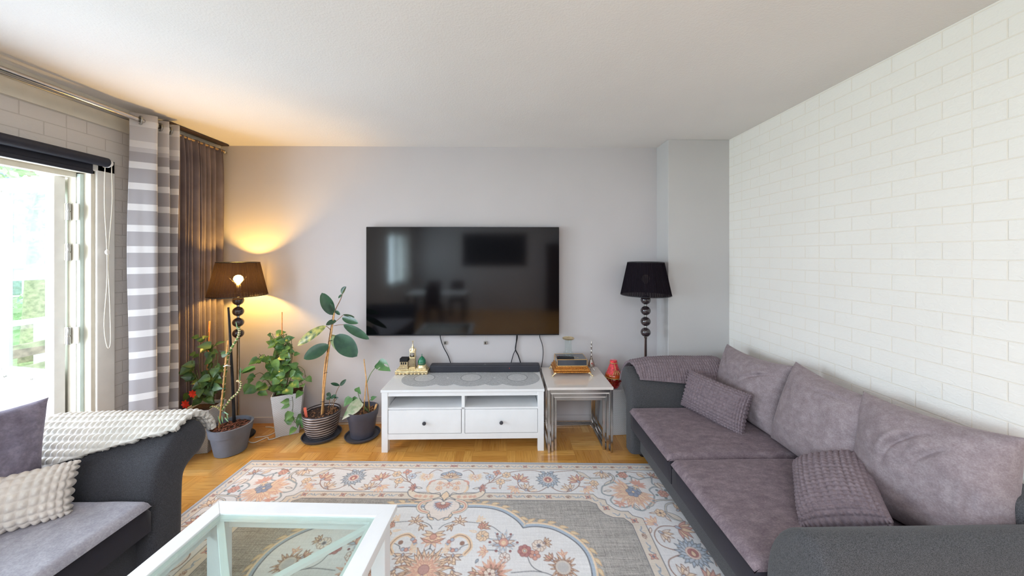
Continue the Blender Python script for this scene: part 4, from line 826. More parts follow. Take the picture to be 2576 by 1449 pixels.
# ------------------------------------------------------------------ floor lamps
def floor_lamp(label, x, y, lit):
    t = thing('floor_lamp', label, 'floor lamp', (x, y, 0), 0, 'two matching beaded floor lamps')
    b = nb(); lathe(b, [(0.135, 0.001), (0.138, 0.008), (0.13, 0.018), (0.04, 0.026), (0.018, 0.036)], n=40); mesh('base', b, M_CHROME if not lit else M_BEZEL, t, True, angle=40)
    b = nb(); lathe(b, [(0.0125, 0.02), (0.0125, 0.955), (0.018, 0.965), (0.010, 0.975)], n=18); mesh('pole', b, M_CHROME, t, True, angle=40)
    b = nb(); lathe(b, [(0.006, 0.96), (0.006, 1.47)], n=10); mesh('stem_rod', b, M_CHROME, t, True)
    for k in range(4):
        zc = 1.018+k*0.1075; b = nb(); sph(b, (0, 0, zc), 0.0465, 28, 18, (1.04, 1.04, 1)); mesh('glass_bead', b, M_BEAD, t, True)
        b = nb(); lathe(b, [(0.010, zc+0.044), (0.013, zc+0.050), (0.013, zc+0.058), (0.010, zc+0.064)], n=14); mesh('bead_collar', b, M_STEEL, t, True)
    # pleated shade, closed rims, open top
    b = nb(); n = 240; z0, z1, r0, r1 = 1.392, 1.716, 0.237, 0.170
    def f(i, j):
        a = 2*PI*i; r = r0+(r1-r0)*j+0.0022*math.sin(a*60)+0.0012*math.sin(a*23+1); return (r*math.cos(a), r*math.sin(a), z0+(z1-z0)*j)
    grid(b, f, n, 6, True); mesh('lamp_shade', b, M_SHADE, t, True)
    b = nb()
    for r, z in ((r0+0.001, z0), (r1+0.001, z1)): tube(b, [(r*math.cos(a*PI/24), r*math.sin(a*PI/24), z) for a in range(49)], 0.0042, 6, 0, False)
    mesh('shade_rim', b, M_BLACK, t, True)
    b = nb(); 
    for a in (0, 2*PI/3, 4*PI/3): tube(b, [(0, 0, 1.475), (r1*math.cos(a)*0.6, r1*math.sin(a)*0.6, 1.60), (r1*math.cos(a), r1*math.sin(a), z1-0.004)], 0.0018, 6)
    mesh('shade_carrier', b, M_BLACK, t, True)
    b = nb(); lathe(b, [(0.012, 1.435), (0.020, 1.445), (0.020, 1.490), (0.015, 1.500)], n=20); mesh('socket', b, M_WHITEF if lit else M_CHAR, t, True)
    b = nb(); lathe(b, [(0.013, 1.498), (0.016, 1.510), (0.033, 1.530), (0.040, 1.552), (0.034, 1.575), (0.018, 1.588), (0.001, 1.592)], n=24)
    bl = mesh('bulb', b, m_emit('warm_bulb', (255, 200, 100), 780) if lit else M_CREAMF, t, True)
    return t
floor_lamp('lit floor lamp with pleated black shade beside the dark curtain', -2.643, 3.33, True)
floor_lamp('unlit floor lamp with black pleated shade behind the sofa arm by the pillar', 1.385, 3.31, False)

# ------------------------------------------------------------------ curtains, rods, blind
def curtain(name, plan, z0, z1, mt, label, amp_z=0.0, gather=0.0, k=10, nz=40, seed=1):
    P = crom([(p[0], p[1], 0) for p in plan], k); n = len(P); b = nb(); cx = sum(p.x for p in P)/n
    V = []
    for i, p in enumerate(P):
        row = []
        for j in range(nz+1):
            v = j/nz; z = z0+(z1-z0)*v
            wob = noise.noise(Vector((i*0.11, z*0.9, seed)))*amp_z
            g = 1.0-gather*max(0, (v-0.90)/0.10)**1.5
            row.append(b.verts.new((cx+(p.x-cx)*g+wob, p.y+noise.noise(Vector((z*0.8, i*0.09, seed+9)))*amp_z, z)))
        V.append(row)
    for i in range(n-1):
        for j in range(nz): b.faces.new((V[i][j], V[i+1][j], V[i+1][j+1], V[i][j+1]))
    o = mesh(name, b, mt, None, True); md = o.modifiers.new('thick', 'SOLIDIFY'); md.thickness = 0.002
    return tag(o, label, 'curtain')
curtain('striped_curtain', [(-2.945, 2.645), (-2.90, 2.668), (-2.85, 2.700), (-2.815, 2.735), (-2.87, 2.765), (-2.945, 2.785), (-2.90, 2.815), (-2.822, 2.835), (-2.88, 2.86), (-2.945, 2.875), (-2.90, 2.895), (-2.825, 2.915), (-2.86, 2.94), (-2.94, 2.955)],
        0.02, 2.905, M_STRIPE, 'semi-sheer grey curtain with white horizontal stripes hanging from steel eyelets', 0.016, 0, 8)
rnd = random.Random(5); pl = []; y = 2.975; s = 1
while y < 3.535:
    pl.append((-2.965+s*(0.018+0.022*rnd.random()), y)); y += 0.014+0.020*rnd.random(); s = -s
curtain('dark_curtain', pl, 0.02, 2.885, M_DCURT, 'dark taupe velvet curtain with tiny sparkles in the back corner', 0.012, 0.55, 5, 50, 3)
RX, RZ = -2.885, 2.850
t = thing('curtain_rod', 'long polished steel double curtain rod along the left wall', 'curtain rod', (RX, 0.4, RZ))
b = nb(); bmesh.ops.create_cone(b, cap_ends=True, segments=20, radius1=0.018, radius2=0.018, depth=2.95); bmesh.ops.rotate(b, cent=(0, 0, 0), matrix=Matrix.Rotation(PI/2, 3, 'X'), verts=b.verts); bmesh.ops.translate(b, vec=(0, 1.08, 0), verts=b.verts); mesh('rod', b, M_CHROME, t, True, angle=40)
b = nb(); bmesh.ops.create_cone(b, cap_ends=True, segments=20, radius1=0.020, radius2=0.020, depth=1.5); bmesh.ops.rotate(b, cent=(0, 0, 0), matrix=Matrix.Rotation(PI/2, 3, 'X'), verts=b.verts); bmesh.ops.translate(b, vec=(0, 1.05, 0), verts=b.verts); mesh('rod_sleeve', b, M_CHROME, t, True, angle=40)
b = nb(); bmesh.ops.create_cone(b, cap_ends=True, segments=16, radius1=0.009, radius2=0.009, depth=2.7); bmesh.ops.rotate(b, cent=(0, 0, 0), matrix=Matrix.Rotation(PI/2, 3, 'X'), verts=b.verts); bmesh.ops.translate(b, vec=(-0.075, 0.95, 0.0), verts=b.verts); mesh('rear_rod', b, M_STEEL, t, True, angle=40)
for y in (0.0, 1.5):
    b = nb(); bb(b, -0.165, 0.004, y-0.008, y+0.008, -0.022, -0.012, 0.003); bb(b, -0.168, -0.160, y-0.02, y+0.02, -0.06, 0.03, 0.003); mesh('bracket', b, M_STEEL, t)
sc = bpy.data.objects['striped_curtain']
for (x, y, a) in ((-2.885, 2.676, 62), (-2.885, 2.770, 110), (-2.885, 2.824, 70), (-2.885, 2.862, 112), (-2.885, 2.904, 70)):
    b = nb()
    tube(b, [(0.030*math.cos(k*PI/12), 0, 0.030*math.sin(k*PI/12)) for k in range(25)], 0.007, 8, 0, False)
    o = mesh('eyelet', b, M_STEEL, sc, True, loc=(x, y, RZ)); o.rotation_euler = (0, 0, R(a-90+0))
t = thing('curtain_rail', 'thin bronze rod carrying the dark velvet curtain', 'curtain rail', (-2.965, 2.96, 2.872))
b = nb(); bmesh.ops.create_cone(b, cap_ends=True, segments=16, radius1=0.010, radius2=0.010, depth=0.59); bmesh.ops.rotate(b, cent=(0, 0, 0), matrix=Matrix.Rotation(PI/2, 3, 'X'), verts=b.verts); bmesh.ops.translate(b, vec=(0, 0.295, 0), verts=b.verts); mesh('rod', b, M_BRASSL, t, True, angle=40)
b = nb(); sph(b, (0, 0.60, 0), 0.017, 14, 10); mesh('finial', b, M_STEEL, t, True)
b = nb(); bb(b, -0.09, 0.0, 0.50, 0.512, -0.006, 0.006); bb(b, -0.09, -0.084, 0.48, 0.53, -0.03, 0.03); mesh('bracket', b, M_STEEL, t)
b = nb(); bb(b, -0.03, 0.045, -0.03, 0.60, 0.058, 0.074, 0.003); mesh('cornice_strip', b, M_DARKW, t)
# roller blind
t = thing('roller_blind', 'dark navy roller blind rolled up above the balcony door', 'blind', (-2.975, 2.535, 2.475))
b = nb(); bmesh.ops.create_cone(b, cap_ends=True, segments=28, radius1=0.034, radius2=0.034, depth=1.95); bmesh.ops.rotate(b, cent=(0, 0, 0), matrix=Matrix.Rotation(PI/2, 3, 'X'), verts=b.verts); bmesh.ops.translate(b, vec=(0, -0.98, 0), verts=b.verts); mesh('fabric_roll', b, M_NAVY, t, True, angle=40)
b = nb(); bb(b, -0.036, -0.033, -1.93, -0.06, -0.085, 0.0); bb(b, -0.041, -0.027, -1.93, -0.06, -0.098, -0.068, 0.004); mesh('hanging_fabric', b, M_NAVY, t)
b = nb(); bmesh.ops.create_cone(b, cap_ends=True, segments=24, radius1=0.024, radius2=0.020, depth=0.03); bmesh.ops.rotate(b, cent=(0, 0, 0), matrix=Matrix.Rotation(PI/2, 3, 'X'), verts=b.verts); bmesh.ops.translate(b, vec=(-0.01, 0.012, 0), verts=b.verts); bb(b, -0.078, -0.01, 0.02, 0.026, -0.03, 0.03, 0.002); mesh('chain_wheel', b, M_WHITEF, t, True, angle=40)
b = nb(); tube(b, [(-0.012, -0.004, 0.0), (-0.014, -0.006, -0.30), (-0.010, 0.006, -0.66), (-0.006, 0.002, -0.9), (0.0, -0.02, -1.20), (0.004, -0.004, -1.37), (0.002, 0.018, -1.34), (-0.004, 0.02, -1.1), (-0.006, 0.012, -0.70), (0.0, 0.030, -0.30), (0.0, 0.026, -0.02)], 0.0028, 6, 6); cn = mesh('bead_chain', b, M_CREAMF, t, True)
b = nb(); sph(b, (-0.008, 0.008, -0.665), 0.016, 14, 10, (0.7, 1, 1.3)); mesh('chain_toggle', b, M_WHITEF, cn, True)

# ------------------------------------------------------------------ sofas
def arm_profile(H, wd):
    s = H/0.72; q = wd/0.32
    return [(0, .05), (0, .36*s), (.004, .46*s), (.026*q, .56*s), (.075*q, .645*s), (.135*q, .70*s), (.19*q, .718*s), (.24*q, .70*s), (.28*q, .645*s), (.29*q, .575*s), (.255*q, .515*s), (.205*q, .49*s), (.172*q, .46*s), (.16*q, .40*s), (.155*q, .2), (.15*q, .05)]
def arm_mesh(L, H, wd, toworld):
    """scroll arm; s runs from the back (0) to the front (L), t outward, z up"""
    pr = crom([(a, z, 0) for a, z in arm_profile(H, wd)], 4); pr = [(p.x, p.y) for p in pr]; n = len(pr)
    cx = sum(p[0] for p in pr)/n
    nrm = []
    for i in range(n):
        a = Vector(pr[i-1]) if i else Vector(pr[0]); c = Vector(pr[(i+1) % n]) if i < n-1 else Vector(pr[-1]); d = (c-a).normalized(); nrm.append(Vector((-d.y, d.x)))
    sl = [(0, 0.0)]+[(L*k/12, 0) for k in range(1, 12)]+[(L-0.03, 0), (L-0.018, 0.004), (L-0.007, 0.012), (L, 0.028), (L+0.004, 0.045)]
    b = nb(); V = []
    for s, ins in sl:
        row = []
        for i, (tt, z) in enumerate(pr):
            q = Vector((tt, z))-nrm[i]*ins; z2 = max(q.y, 0.05)
            row.append(b.verts.new(toworld(s, q.x, z2)))
        V.append(row)
    for a, c in zip(V, V[1:]):
        for i in range(n): b.faces.new((a[i], a[(i+1) % n], c[(i+1) % n], c[i]))
    b.faces.new(V[0]); b.faces.new(list(reversed(V[-1]))); return b
def seat_box(bm, x0, x1, y0, y1, z0, z1, puff=0.02, r=0.035, nn=26, seed=0, full=True):
    """cushion with rounded edges and a soft crown"""
    def f(u, v, top):
        a, c = u*2-1, v*2-1
        ed = min(1, (1-abs(a))*(x1-x0)/2/r) ; ed2 = min(1, (1-abs(c))*(y1-y0)/2/r)
        dz = r*(1-math.sqrt(max(0, 1-(1-ed)**2)))+r*(1-math.sqrt(max(0, 1-(1-ed2)**2)))
        crown = puff*(1-a**4)*(1-c**4)+0.004*noise.noise(Vector((a*2.2, c*2.2, seed)))
        return (x0+(x1-x0)*u, y0+(y1-y0)*v, (z1-dz+crown) if top else (z0+dz*0.5))
    T = grid(bm, lambda u, v: f(u, v, True), nn, nn)
    rim = [T[i][0] for i in range(nn+1)]+[T[nn][j] for j in range(1, nn+1)]+[T[i][nn] for i in range(nn-1, -1, -1)]+[T[0][j] for j in range(nn-1, 0, -1)]
    low = [bm.verts.new((v.co.x, v.co.y, z0)) for v in rim]; n = len(rim)
    for i in range(n): bm.faces.new((rim[i], low[i], low[(i+1) % n], rim[(i+1) % n]))
    bm.faces.new(low)
def sofa(label, xb, xf, y0, y1, aw, HS, seats, side, mt, vel, backh, name='sofa', deep_base=0.0):
    """side=+1: the sofa faces +X (back at xb<xf); side=-1: faces -X"""
    t = thing(name, label, 'sofa', ((xb+xf)/2, (y0+y1)/2, 0)); ox, oy = t.location.x, t.location.y
    fx = xf; bx = xb
    bm = nb(); bb(bm, bx-ox+side*0.03, fx-ox-side*0.10, y0-oy-0.02, y1-oy+0.02, 0.06, 0.31, 0.02, 3); mesh('base', bm, mt, t, True, angle=40)
    bm = nb(); tube(bm, [(fx-ox-side*0.085, y0-oy+0.01, 0.285), (fx-ox-side*0.085, y1-oy-0.01, 0.285)], 0.007, 8); mesh('piping', bm, M_PIPE, t, True)
    bm = nb(); bb(bm, bx-ox, bx-ox+side*0.20, y0-oy-0.12, y1-oy+0.12, 0.06, backh, 0.045, 4); mesh('backrest', bm, mt, t, True, angle=50)
    for sgn, yy in ((1, y1), (-1, y0)):
        L = abs(fx-bx)-0.06; H = HS[0] if sgn > 0 else HS[1]
        bm = arm_mesh(L, H, aw, lambda s, tt, z: (bx-ox+side*(0.04+s), yy-oy+sgn*tt, z)); mesh('arm', bm, mt, t, True, angle=60)
    n = len(seats)
    for k, (a, c) in enumerate(seats):
        bm = nb(); lo = fx-ox-side*0.012; x0_, x1_ = sorted((bx-ox+side*0.18, lo))
        seat_box(bm, x0_, x1_, a-oy+0.004, c-oy-0.004, 0.285, 0.452, 0.004, 0.03, 24, k); sc_ = mesh('seat_cushion', bm, M_BLKV, t, True, angle=60)
        bm = nb(); x0_, x1_ = sorted((bx-ox+side*0.185, fx-ox+side*0.004)); seat_box(bm, x0_, x1_, a-oy+0.014, c-oy-0.014, 0.430, 0.468, 0.012, 0.022, 40, k+5); cv = mesh('seat_cover', bm, vel, sc_, True, angle=70)
        cv['label'] = 'pale velour top of the seat cushion'
    for x in (fx-side*0.14, bx+side*0.1):
        for y in (y0-0.06, y1+0.06):
            bm = nb(); lathe(bm, [(0.018, 0), (0.026, 0.012), (0.028, 0.03), (0.018, 0.045), (0.024, 0.064)], (x-ox, y-oy, 0), 18); mesh('foot', bm, M_BLACK, t, True)
    return t
sofa('long charcoal tweed sofa with mauve seats along the white brick wall', 2.225, 1.065, 1.395, 2.895, 0.31, (0.755, 0.765), ((1.40, 2.165), (2.17, 2.89)), -1, M_TWEED, M_VELD, 0.82)
sofa('charcoal tweed sofa with silver seat beside the balcony door', -2.985, -1.925, 0.02, 1.858, 0.385, (0.765, 0.74), ((0.03, 0.94), (0.945, 1.853)), 1, M_TWEEDL, M_VELL, 0.74)

def pillow(name, wd, h, t, mt, label, cat, group=None, nu=40, nv=40, waffle=0, wrinkle=0.01, seed=0, pinch=0.06, sag=0.0, expo=0.5, wper=0.022, creases=()):
    b = nb()
    def f(u, v, s):
        a, c = u*2-1, v*2-1
        if waffle: a, c = [math.copysign(1-(1-abs(q))**1.45, q) for q in (a, c)]
        T = ((1-abs(a)**2.6)*(1-abs(c)**2.6)); T = max(T, 0)**expo
        x = a*wd/2*(1-pinch*(1-c*c)*abs(a)**2); y = c*h/2*(1-pinch*(1-a*a)*abs(c)**2)+h/2
        x += sag*0.0
        z = s*(t/2*T+0.002)
        e = min(1, 4*min(1-abs(a), 1-abs(c)))
        z += s*wrinkle*e*noise.fractal(Vector((a*1.8+seed, c*1.8, s*3.0+seed)), 0.8, 2.1, 3)
        for (ca, cc, ang, ln, dp) in creases:
            if s < 0: break
            dx, dy = (a-ca)*wd/2, (c-cc)*h/2; al = dx*math.cos(ang)+dy*math.sin(ang); pe = -dx*math.sin(ang)+dy*math.cos(ang)+0.15*al*al/ln
            z -= dp*math.exp(-(pe/0.011)**2-(al/ln)**2)-dp*0.6*math.exp(-((pe-0.028)/0.018)**2-(al/ln)**2)
        y -= sag*(1-a*a)*max(0, c)*h
        return (x, y, z)
    G = [grid(b, lambda u, v: f(u, v, s), nu, nv) for s in (1, -1)]
    A, B = G
    rimA = [A[i][0] for i in range(nu+1)]+[A[nu][j] for j in range(1, nv+1)]+[A[i][nv] for i in range(nu-1, -1, -1)]+[A[0][j] for j in range(nv-1, 0, -1)]
    rimB = [B[i][0] for i in range(nu+1)]+[B[nu][j] for j in range(1, nv+1)]+[B[i][nv] for i in range(nu-1, -1, -1)]+[B[0][j] for j in range(nv-1, 0, -1)]
    for i in range(len(rimA)): b.faces.new((rimA[i], rimA[(i+1) % len(rimA)], rimB[(i+1) % len(rimA)], rimB[i]))
    if waffle:                                          # raise the woven cells along the surface normal, front, back and ends
        bmesh.ops.recalc_face_normals(b, faces=b.faces[:]); b.normal_update(); mv = []
        for G_ in (A, B):
            for i, row in enumerate(G_):
                for j, vt in enumerate(row):
                    pa, pc = (i/nu*2-1)*wd*0.5, (j/nv*2-1)*h*0.5
                    mv.append((vt, vt.normal.copy()*(waffle*(abs(math.sin(PI*pa/wper))*abs(math.sin(PI*pc/wper)))**0.8)))
        for vt, d in mv: vt.co += d
    o = mesh(name, b, mt, None, True); tag(o, label, cat, group); return o
GB = 'three mauve back cushions on the long sofa'
o = pillow('back_cushion', 0.68, 0.54, 0.26, M_VEL, 'mauve velour back cushion farthest from the camera, by the grey pillar', 'cushion', GB, 70, 70, 0, 0.014, 1, 0.07, 0.03, creases=((0.45, 0.45, 0.5, 0.10, 0.020), (-0.62, 0.62, -0.6, 0.08, 0.016)))
setb(o, (1.90, 2.67, 0.462), (-1, -0.04, 0.27), roll=R(2))
o = pillow('back_cushion', 0.60, 0.575, 0.27, M_VEL, 'middle mauve velour back cushion of the long sofa', 'cushion', GB, 70, 70, 0, 0.012, 2, 0.06, 0.02, creases=((0.2, 0.75, 0.1, 0.12, 0.012),))
setb(o, (1.90, 2.065, 0.460), (-1, -0.04, 0.27), roll=R(-4))
o = pillow('back_cushion', 0.56, 0.575, 0.29, M_VEL, 'nearest mauve velour back cushion with a deep crease, by the near arm', 'cushion', GB, 80, 70, 0, 0.012, 3, 0.06, 0.02, creases=((-0.10, 0.40, 1.0, 0.09, 0.030), (0.25, 0.35, 0.9, 0.07, 0.018), (0.75, -0.1, 1.5, 0.07, 0.014)))
setb(o, (1.93, 1.535, 0.475), (-1, -0.10, 0.24), roll=R(4))
o = pillow('waffle_cushion', 0.52, 0.30, 0.15, M_WAFM, 'small oblong mauve waffle cushion standing on the far seat', 'cushion', None, 150, 90, 0.012, 0.004, 4, 0.05, expo=0.45)
setb(o, (1.625, 2.655, 0.474), (-0.93, -0.36, 0.30), roll=R(-2))
o = pillow('waffle_cushion', 0.50, 0.33, 0.21, M_WAFM, 'plump mauve waffle cushion leaning by the near arm of the long sofa', 'cushion', None, 150, 100, 0.012, 0.006, 5, 0.05, expo=0.42)
setb(o, (1.585, 1.79, 0.50), (-0.432, 0.265, 0.864), (0.65, -0.57, 0.5))
o = pillow('back_cushion', 0.56, 0.56, 0.20, M_VELP, 'violet grey back cushion with a pointed corner on the left sofa', 'cushion', None, 50, 50, 0, 0.014, 6, 0.09)
setb(o, (-2.53, 1.56, 0.475), (1, -0.10, 0.14), roll=R(-7))
o = pillow('waffle_cushion', 0.58, 0.235, 0.20, M_WAFC, 'cream waffle cushion lying on the silver seat of the left sofa', 'cushion', None, 180, 80, 0.015, 0.004, 7, 0.03, expo=0.34, wper=0.030)
setb(o, (-2.47, 1.57, 0.478), (0.50, -0.76, 0.36), roll=0)

def throw(name, label, H, wd, toworld, s0, s1, a0, a1, mt, off, wamp, per, ns=150, na=90, solid=0.012, wob=0.01, skew=None, seed=0):
    pr = crom([(a, z, 0) for a, z in arm_profile(H, wd)], 8); L = [0]
    for p, q in zip(pr, pr[1:]): L.append(L[-1]+(q-p).length)
    def pt(d):
        d = max(0, min(L[-1]-1e-4, d)); i = max(k for k in range(len(L)) if L[k] <= d); i = min(i, len(pr)-2); t = (d-L[i])/max(1e-6, L[i+1]-L[i]); p = pr[i].lerp(pr[i+1], t); n = (pr[i+1]-pr[i]).normalized(); return p, Vector((-n.y, n.x, 0))
    b = nb()
    def f(u, v):
        A0, A1 = (a0(u), a1(u)); d = A0+(A1-A0)*v; s = s0+(s1-s0)*u
        if skew: s += skew(u, v)
        p, n = pt(d)
        e = off(u, v) if callable(off) else off
        w_ = (abs(math.sin(PI*s/per))*abs(math.sin(PI*d/per)))**0.8*wamp*min(1, 14*min(v, 1-v)+0.15)*min(1, 30*min(u, 1-u)+0.15)
        n2 = noise.noise(Vector((u*4+seed, v*3, seed)))*wob
        q = p+n*(e+w_+n2)
        return toworld(s, q.x, q.y)
    grid(b, f, ns, na); o = mesh(name, b, mt, None, True); md = o.modifiers.new('thick', 'SOLIDIFY'); md.thickness = solid; md.offset = -1; return tag(o, label, 'throw')
# cream waffle throw over the left sofa's arm: s from the back (x=-2.945) to the front
throw('waffle_throw', 'cream waffle knit throw draped over the rolled arm of the left sofa', 0.765, 0.385, lambda s, t, z: (-2.945+s, 1.858+t, z), 0.14, 1.01,
      lambda u: 0.47+0.26*u**0.8, lambda u: 1.03-0.02*u, M_WAFW, lambda u, v: 0.034+0.014*u, 0.017, 0.034, 260, 130, 0.030, 0.006, lambda u, v: (0.07*(1-v)-0.02)*(1-u))
throw('waffle_throw', 'folded mauve waffle throw lying over the far arm of the long sofa', 0.755, 0.31, lambda s, t, z: (2.185-s, 2.895+t, z), 0.22, 1.00,
      lambda u: 0.56+0.07*u, lambda u: 1.02-0.03*u, M_WAFM, lambda u, v: 0.026+0.055*math.sin(PI*min(1, max(0, v*0.9+0.05)))*(1-0.6*max(0, (u-0.80)/0.2)), 0.010, 0.022, 210, 120, 0.02, 0.008, lambda u, v: 0.10*u*v, 4)

# ------------------------------------------------------------------ coffee table
ct = thing('coffee_table', 'square white coffee table with glass top and crossed bars under it', 'coffee table', (-1.040, 1.262, 0), R(-2.4))
h = 0.465; F = 0.078
b = nb()
for rot in range(4):
    vs = []
    o_ = [(-h, h), (h, h), (h-F, h-F), (-h+F, h-F)]
    top = [b.verts.new((x, y, 0.512)) for x, y in o_]; low = [b.verts.new((x, y, 0.484)) for x, y in o_]
    b.faces.new(top); b.faces.new(low[::-1])
    for i in range(4): b.faces.new((top[i], top[(i+1) % 4], low[(i+1) % 4], low[i]))
    bmesh.ops.rotate(b, cent=(0, 0, 0), matrix=Matrix.Rotation(rot*PI/2, 3, 'Z'), verts=top+low)
o = mesh('top_frame', b, M_WHITE, ct); md = o.modifiers.new('bevel', 'BEVEL'); md.width = 0.0025; md.segments = 2; md.limit_method = 'ANGLE'
b = nb(); bb(b, -h+F-0.004, h-F+0.004, -h+F-0.004, h-F+0.004, 0.500, 0.505); mesh('glass_top', b, M_GLT, ct)
b = nb()
for s in (-1, 1):
    bb(b, s*(h-F-0.02), s*(h-F+0.01), -h+0.05, h-0.05, 0.484, 0.497); bb(b, -h+0.05, h-0.05, s*(h-F-0.02), s*(h-F+0.01), 0.4842, 0.4968)
    bb(b, s*(h-0.045), s*(h-0.025), -h+0.06, h-0.06, 0.415, 0.485); bb(b, -h+0.06, h-0.06, s*(h-0.045), s*(h-0.025), 0.415, 0.485)
mesh('apron', b, M_WHITE, ct)
for a in (45, -45):
    b = nb(); box(b, (0, 0, 0.474 if a > 0 else 0.4735), (1.12, 0.028, 0.020), R(a), 0.002); mesh('cross_bar', b, M_WHITE, ct)
for x in (-1, 1):
    for y in (-1, 1):
        b = nb(); cx, cy = x*(h-0.060), y*(h-0.060); bb(b, cx-0.034, cx+0.034, cy-0.034, cy+0.034, 0.0, 0.485, 0.003); mesh('leg', b, M_WHITE, ct)
b = nb(); bb(b, -h+0.05, h-0.05, -h+0.05, h-0.05, 0.135, 0.160, 0.003); mesh('lower_shelf', b, M_WHITE, ct)
ct.location.z = 0.010

# ------------------------------------------------------------------ plants
def leaf(bm, base, tip, width, nrm, kind='oval', fold=0.12, droop=0.1, n=9):
    base, tip = Vector(base), Vector(tip); d = tip-base; L = d.length; d.normalize(); nrm = Vector(nrm); nrm = (nrm-d*nrm.dot(d))
    nrm = nrm.normalized() if nrm.length > 1e-4 else d.orthogonal().normalized(); sd = d.cross(nrm)
    rows = []
    for i in range(n+1):
        t = i/n
        if kind == 'heart': w_ = (math.sin(PI*min(1, t*1.0)**0.62))*(1-0.35*t)*1.12; back = -0.10*L if 0 < t < 0.2 else 0
        elif kind == 'long': w_ = math.sin(PI*t**0.85)**0.9; back = 0
        else: w_ = math.sin(PI*t**0.95)**0.62 if 0 < t < 1 else 0; back = 0
        hw = width/2*w_; c = base+d*(L*t)-nrm*(droop*L*(t*t))+nrm*(droop*L*t*0.5)
        rows.append([bm.verts.new(c+sd*(k*hw)+nrm*(fold*hw*(k*k))+d*(back*abs(k))) for k in (-1, -0.5, 0, 0.5, 1)])
    for a, b_ in zip(rows, rows[1:]):
        for k in range(4): bm.faces.new((a[k], a[k+1], b_[k+1], b_[k]))
def pot_lathe(r0, r1, h, lip=0.012, thick=0.008, liph=0.03):
    return [(r0*0.9, 0), (r0, 0.006), (r1-lip*0.4, h-liph), (r1+lip*0.3, h-liph+0.003), (r1+lip*0.5, h-0.004), (r1+lip*0.2, h), (r1-thick, h), (r1-thick-0.004, h-0.02), (r0-thick, 0.02)]
def soil(name, r, z, parent, mt, seed=0, chips=None, n=90, cs=0.012):
    b = nb(); rnd = random.Random(seed)
    grid(b, lambda u, v: (r*v*math.cos(2*PI*u), r*v*math.sin(2*PI*u), z+0.008*noise.noise(Vector((v*5*math.cos(2*PI*u), v*5*math.sin(2*PI*u), seed)))), 40, 8, True); o = mesh(name, b, mt, parent, True)
    if chips:
        b = nb()
        for _ in range(n):
            a, q = rnd.uniform(0, 2*PI), r*0.93*math.sqrt(rnd.random()); g = bmesh.ops.create_icosphere(b, subdivisions=1, radius=cs*rnd.uniform(0.5, 1.1)); M = Matrix.Rotation(rnd.uniform(0, 6), 3, 'Z') @ Matrix.Diagonal((rnd.uniform(0.8, 1.8), rnd.uniform(0.5, 0.9), rnd.uniform(0.35, 0.8)))
            bmesh.ops.transform(b, matrix=M.to_4x4(), verts=g['verts']); bmesh.ops.translate(b, vec=(q*math.cos(a), q*math.sin(a), z+0.006), verts=g['verts'])
        c = mesh('chips' if chips is M_BARK else 'pebbles', b, chips, o); c['kind'] = 'stuff'
    return o
def square_planter(t, w0, w1, h, mt):
    b = nb(); lv = [(w0/2, 0), (w1/2, h), (w1/2-0.008, h), (w1/2-0.012, h-0.05)]; rings = [[b.verts.new((x*r, y*r, z)) for x, y in ((-1, -1), (1, -1), (1, 1), (-1, 1))] for r, z in lv]
    for a, c in zip(rings, rings[1:]):
        for i in range(4): b.faces.new((a[i], a[(i+1) % 4], c[(i+1) % 4], c[i]))
    b.faces.new(rings[0][::-1]); b.faces.new(rings[-1]); o = mesh('planter', b, mt, t); md = o.modifiers.new('bevel', 'BEVEL'); md.width = 0.006; md.segments = 2; md.limit_method = 'ANGLE'; return o
CAMV = Vector((0, -1, 0.15))
# --- rubber plant
RP = Vector((-1.825, 3.325, 0)); t = thing('rubber_plant', 'tall rubber plant with big dark leaves in a ribbed silver pot', 'potted plant', RP)
b = nb(); lathe(b, [(0.13, 0.0), (0.165, 0.006), (0.178, 0.030), (0.170, 0.030), (0.158, 0.012), (0.02, 0.012)], n=48); mesh('saucer', b, M_SAUC, t, True, angle=40)
b = nb(); lathe(b, [(0.095, 0.014), (0.112, 0.018), (0.135, 0.06), (0.152, 0.12), (0.162, 0.18), (0.168, 0.232), (0.172, 0.25), (0.168, 0.256), (0.158, 0.252), (0.155, 0.22), (0.11, 0.06)], n=56); mesh('pot', b, M_SILVERP, t, True, angle=50)
soil('soil', 0.157, 0.225, t, M_SOIL, 1, M_BARK, 70, 0.013)
b = nb(); Yp = 3.30; g = lambda cx, cy, y=Yp: at(700+cx/3.22, 700+cy/3.22, y)-RP
for pts, r in (([g(350, 1120), g(365, 960), g(402, 640), g(455, 280)], (0.0085, 0.006)), ([g(360, 1110, 3.32), g(362, 900, 3.32), g(378, 700, 3.32), g(398, 600, 3.31)], (0.009, 0.006))):
    b = nb(); tube(b, pts, r, 8, 6); mesh('stake', b, M_BAMBOO, t, True)
b = nb(); tube(b, [g(455, 285), g(470, 240), g(505, 170), g(522, 120)], [0.005, 0.003], 8, 5); tube(b, [g(365, 1100, 3.33), g(372, 900, 3.33), g(395, 620, 3.315), g(440, 330, 3.31), g(455, 285)], [0.009, 0.005], 8, 5)
for a in ([(430, 430), (410, 405), (385, 385)], [(452, 385), (490, 378), (530, 375)], [(440, 372), (490, 330), (522, 300)], [(420, 540), (412, 545)], [(430, 460), (455, 468), (466, 468)], [(440, 1090), (460, 960), (480, 900), (497, 870)], [(400, 1090), (415, 1010), (410, 960)], [(420, 1080), (440, 1000), (470, 960)], [(430, 1090), (450, 1010), (475, 975)]):
    tube(b, [g(*q) for q in a], 0.0028, 6, 4)
mesh('stem', b, M_TWIG, t, True)
b = nb(); 
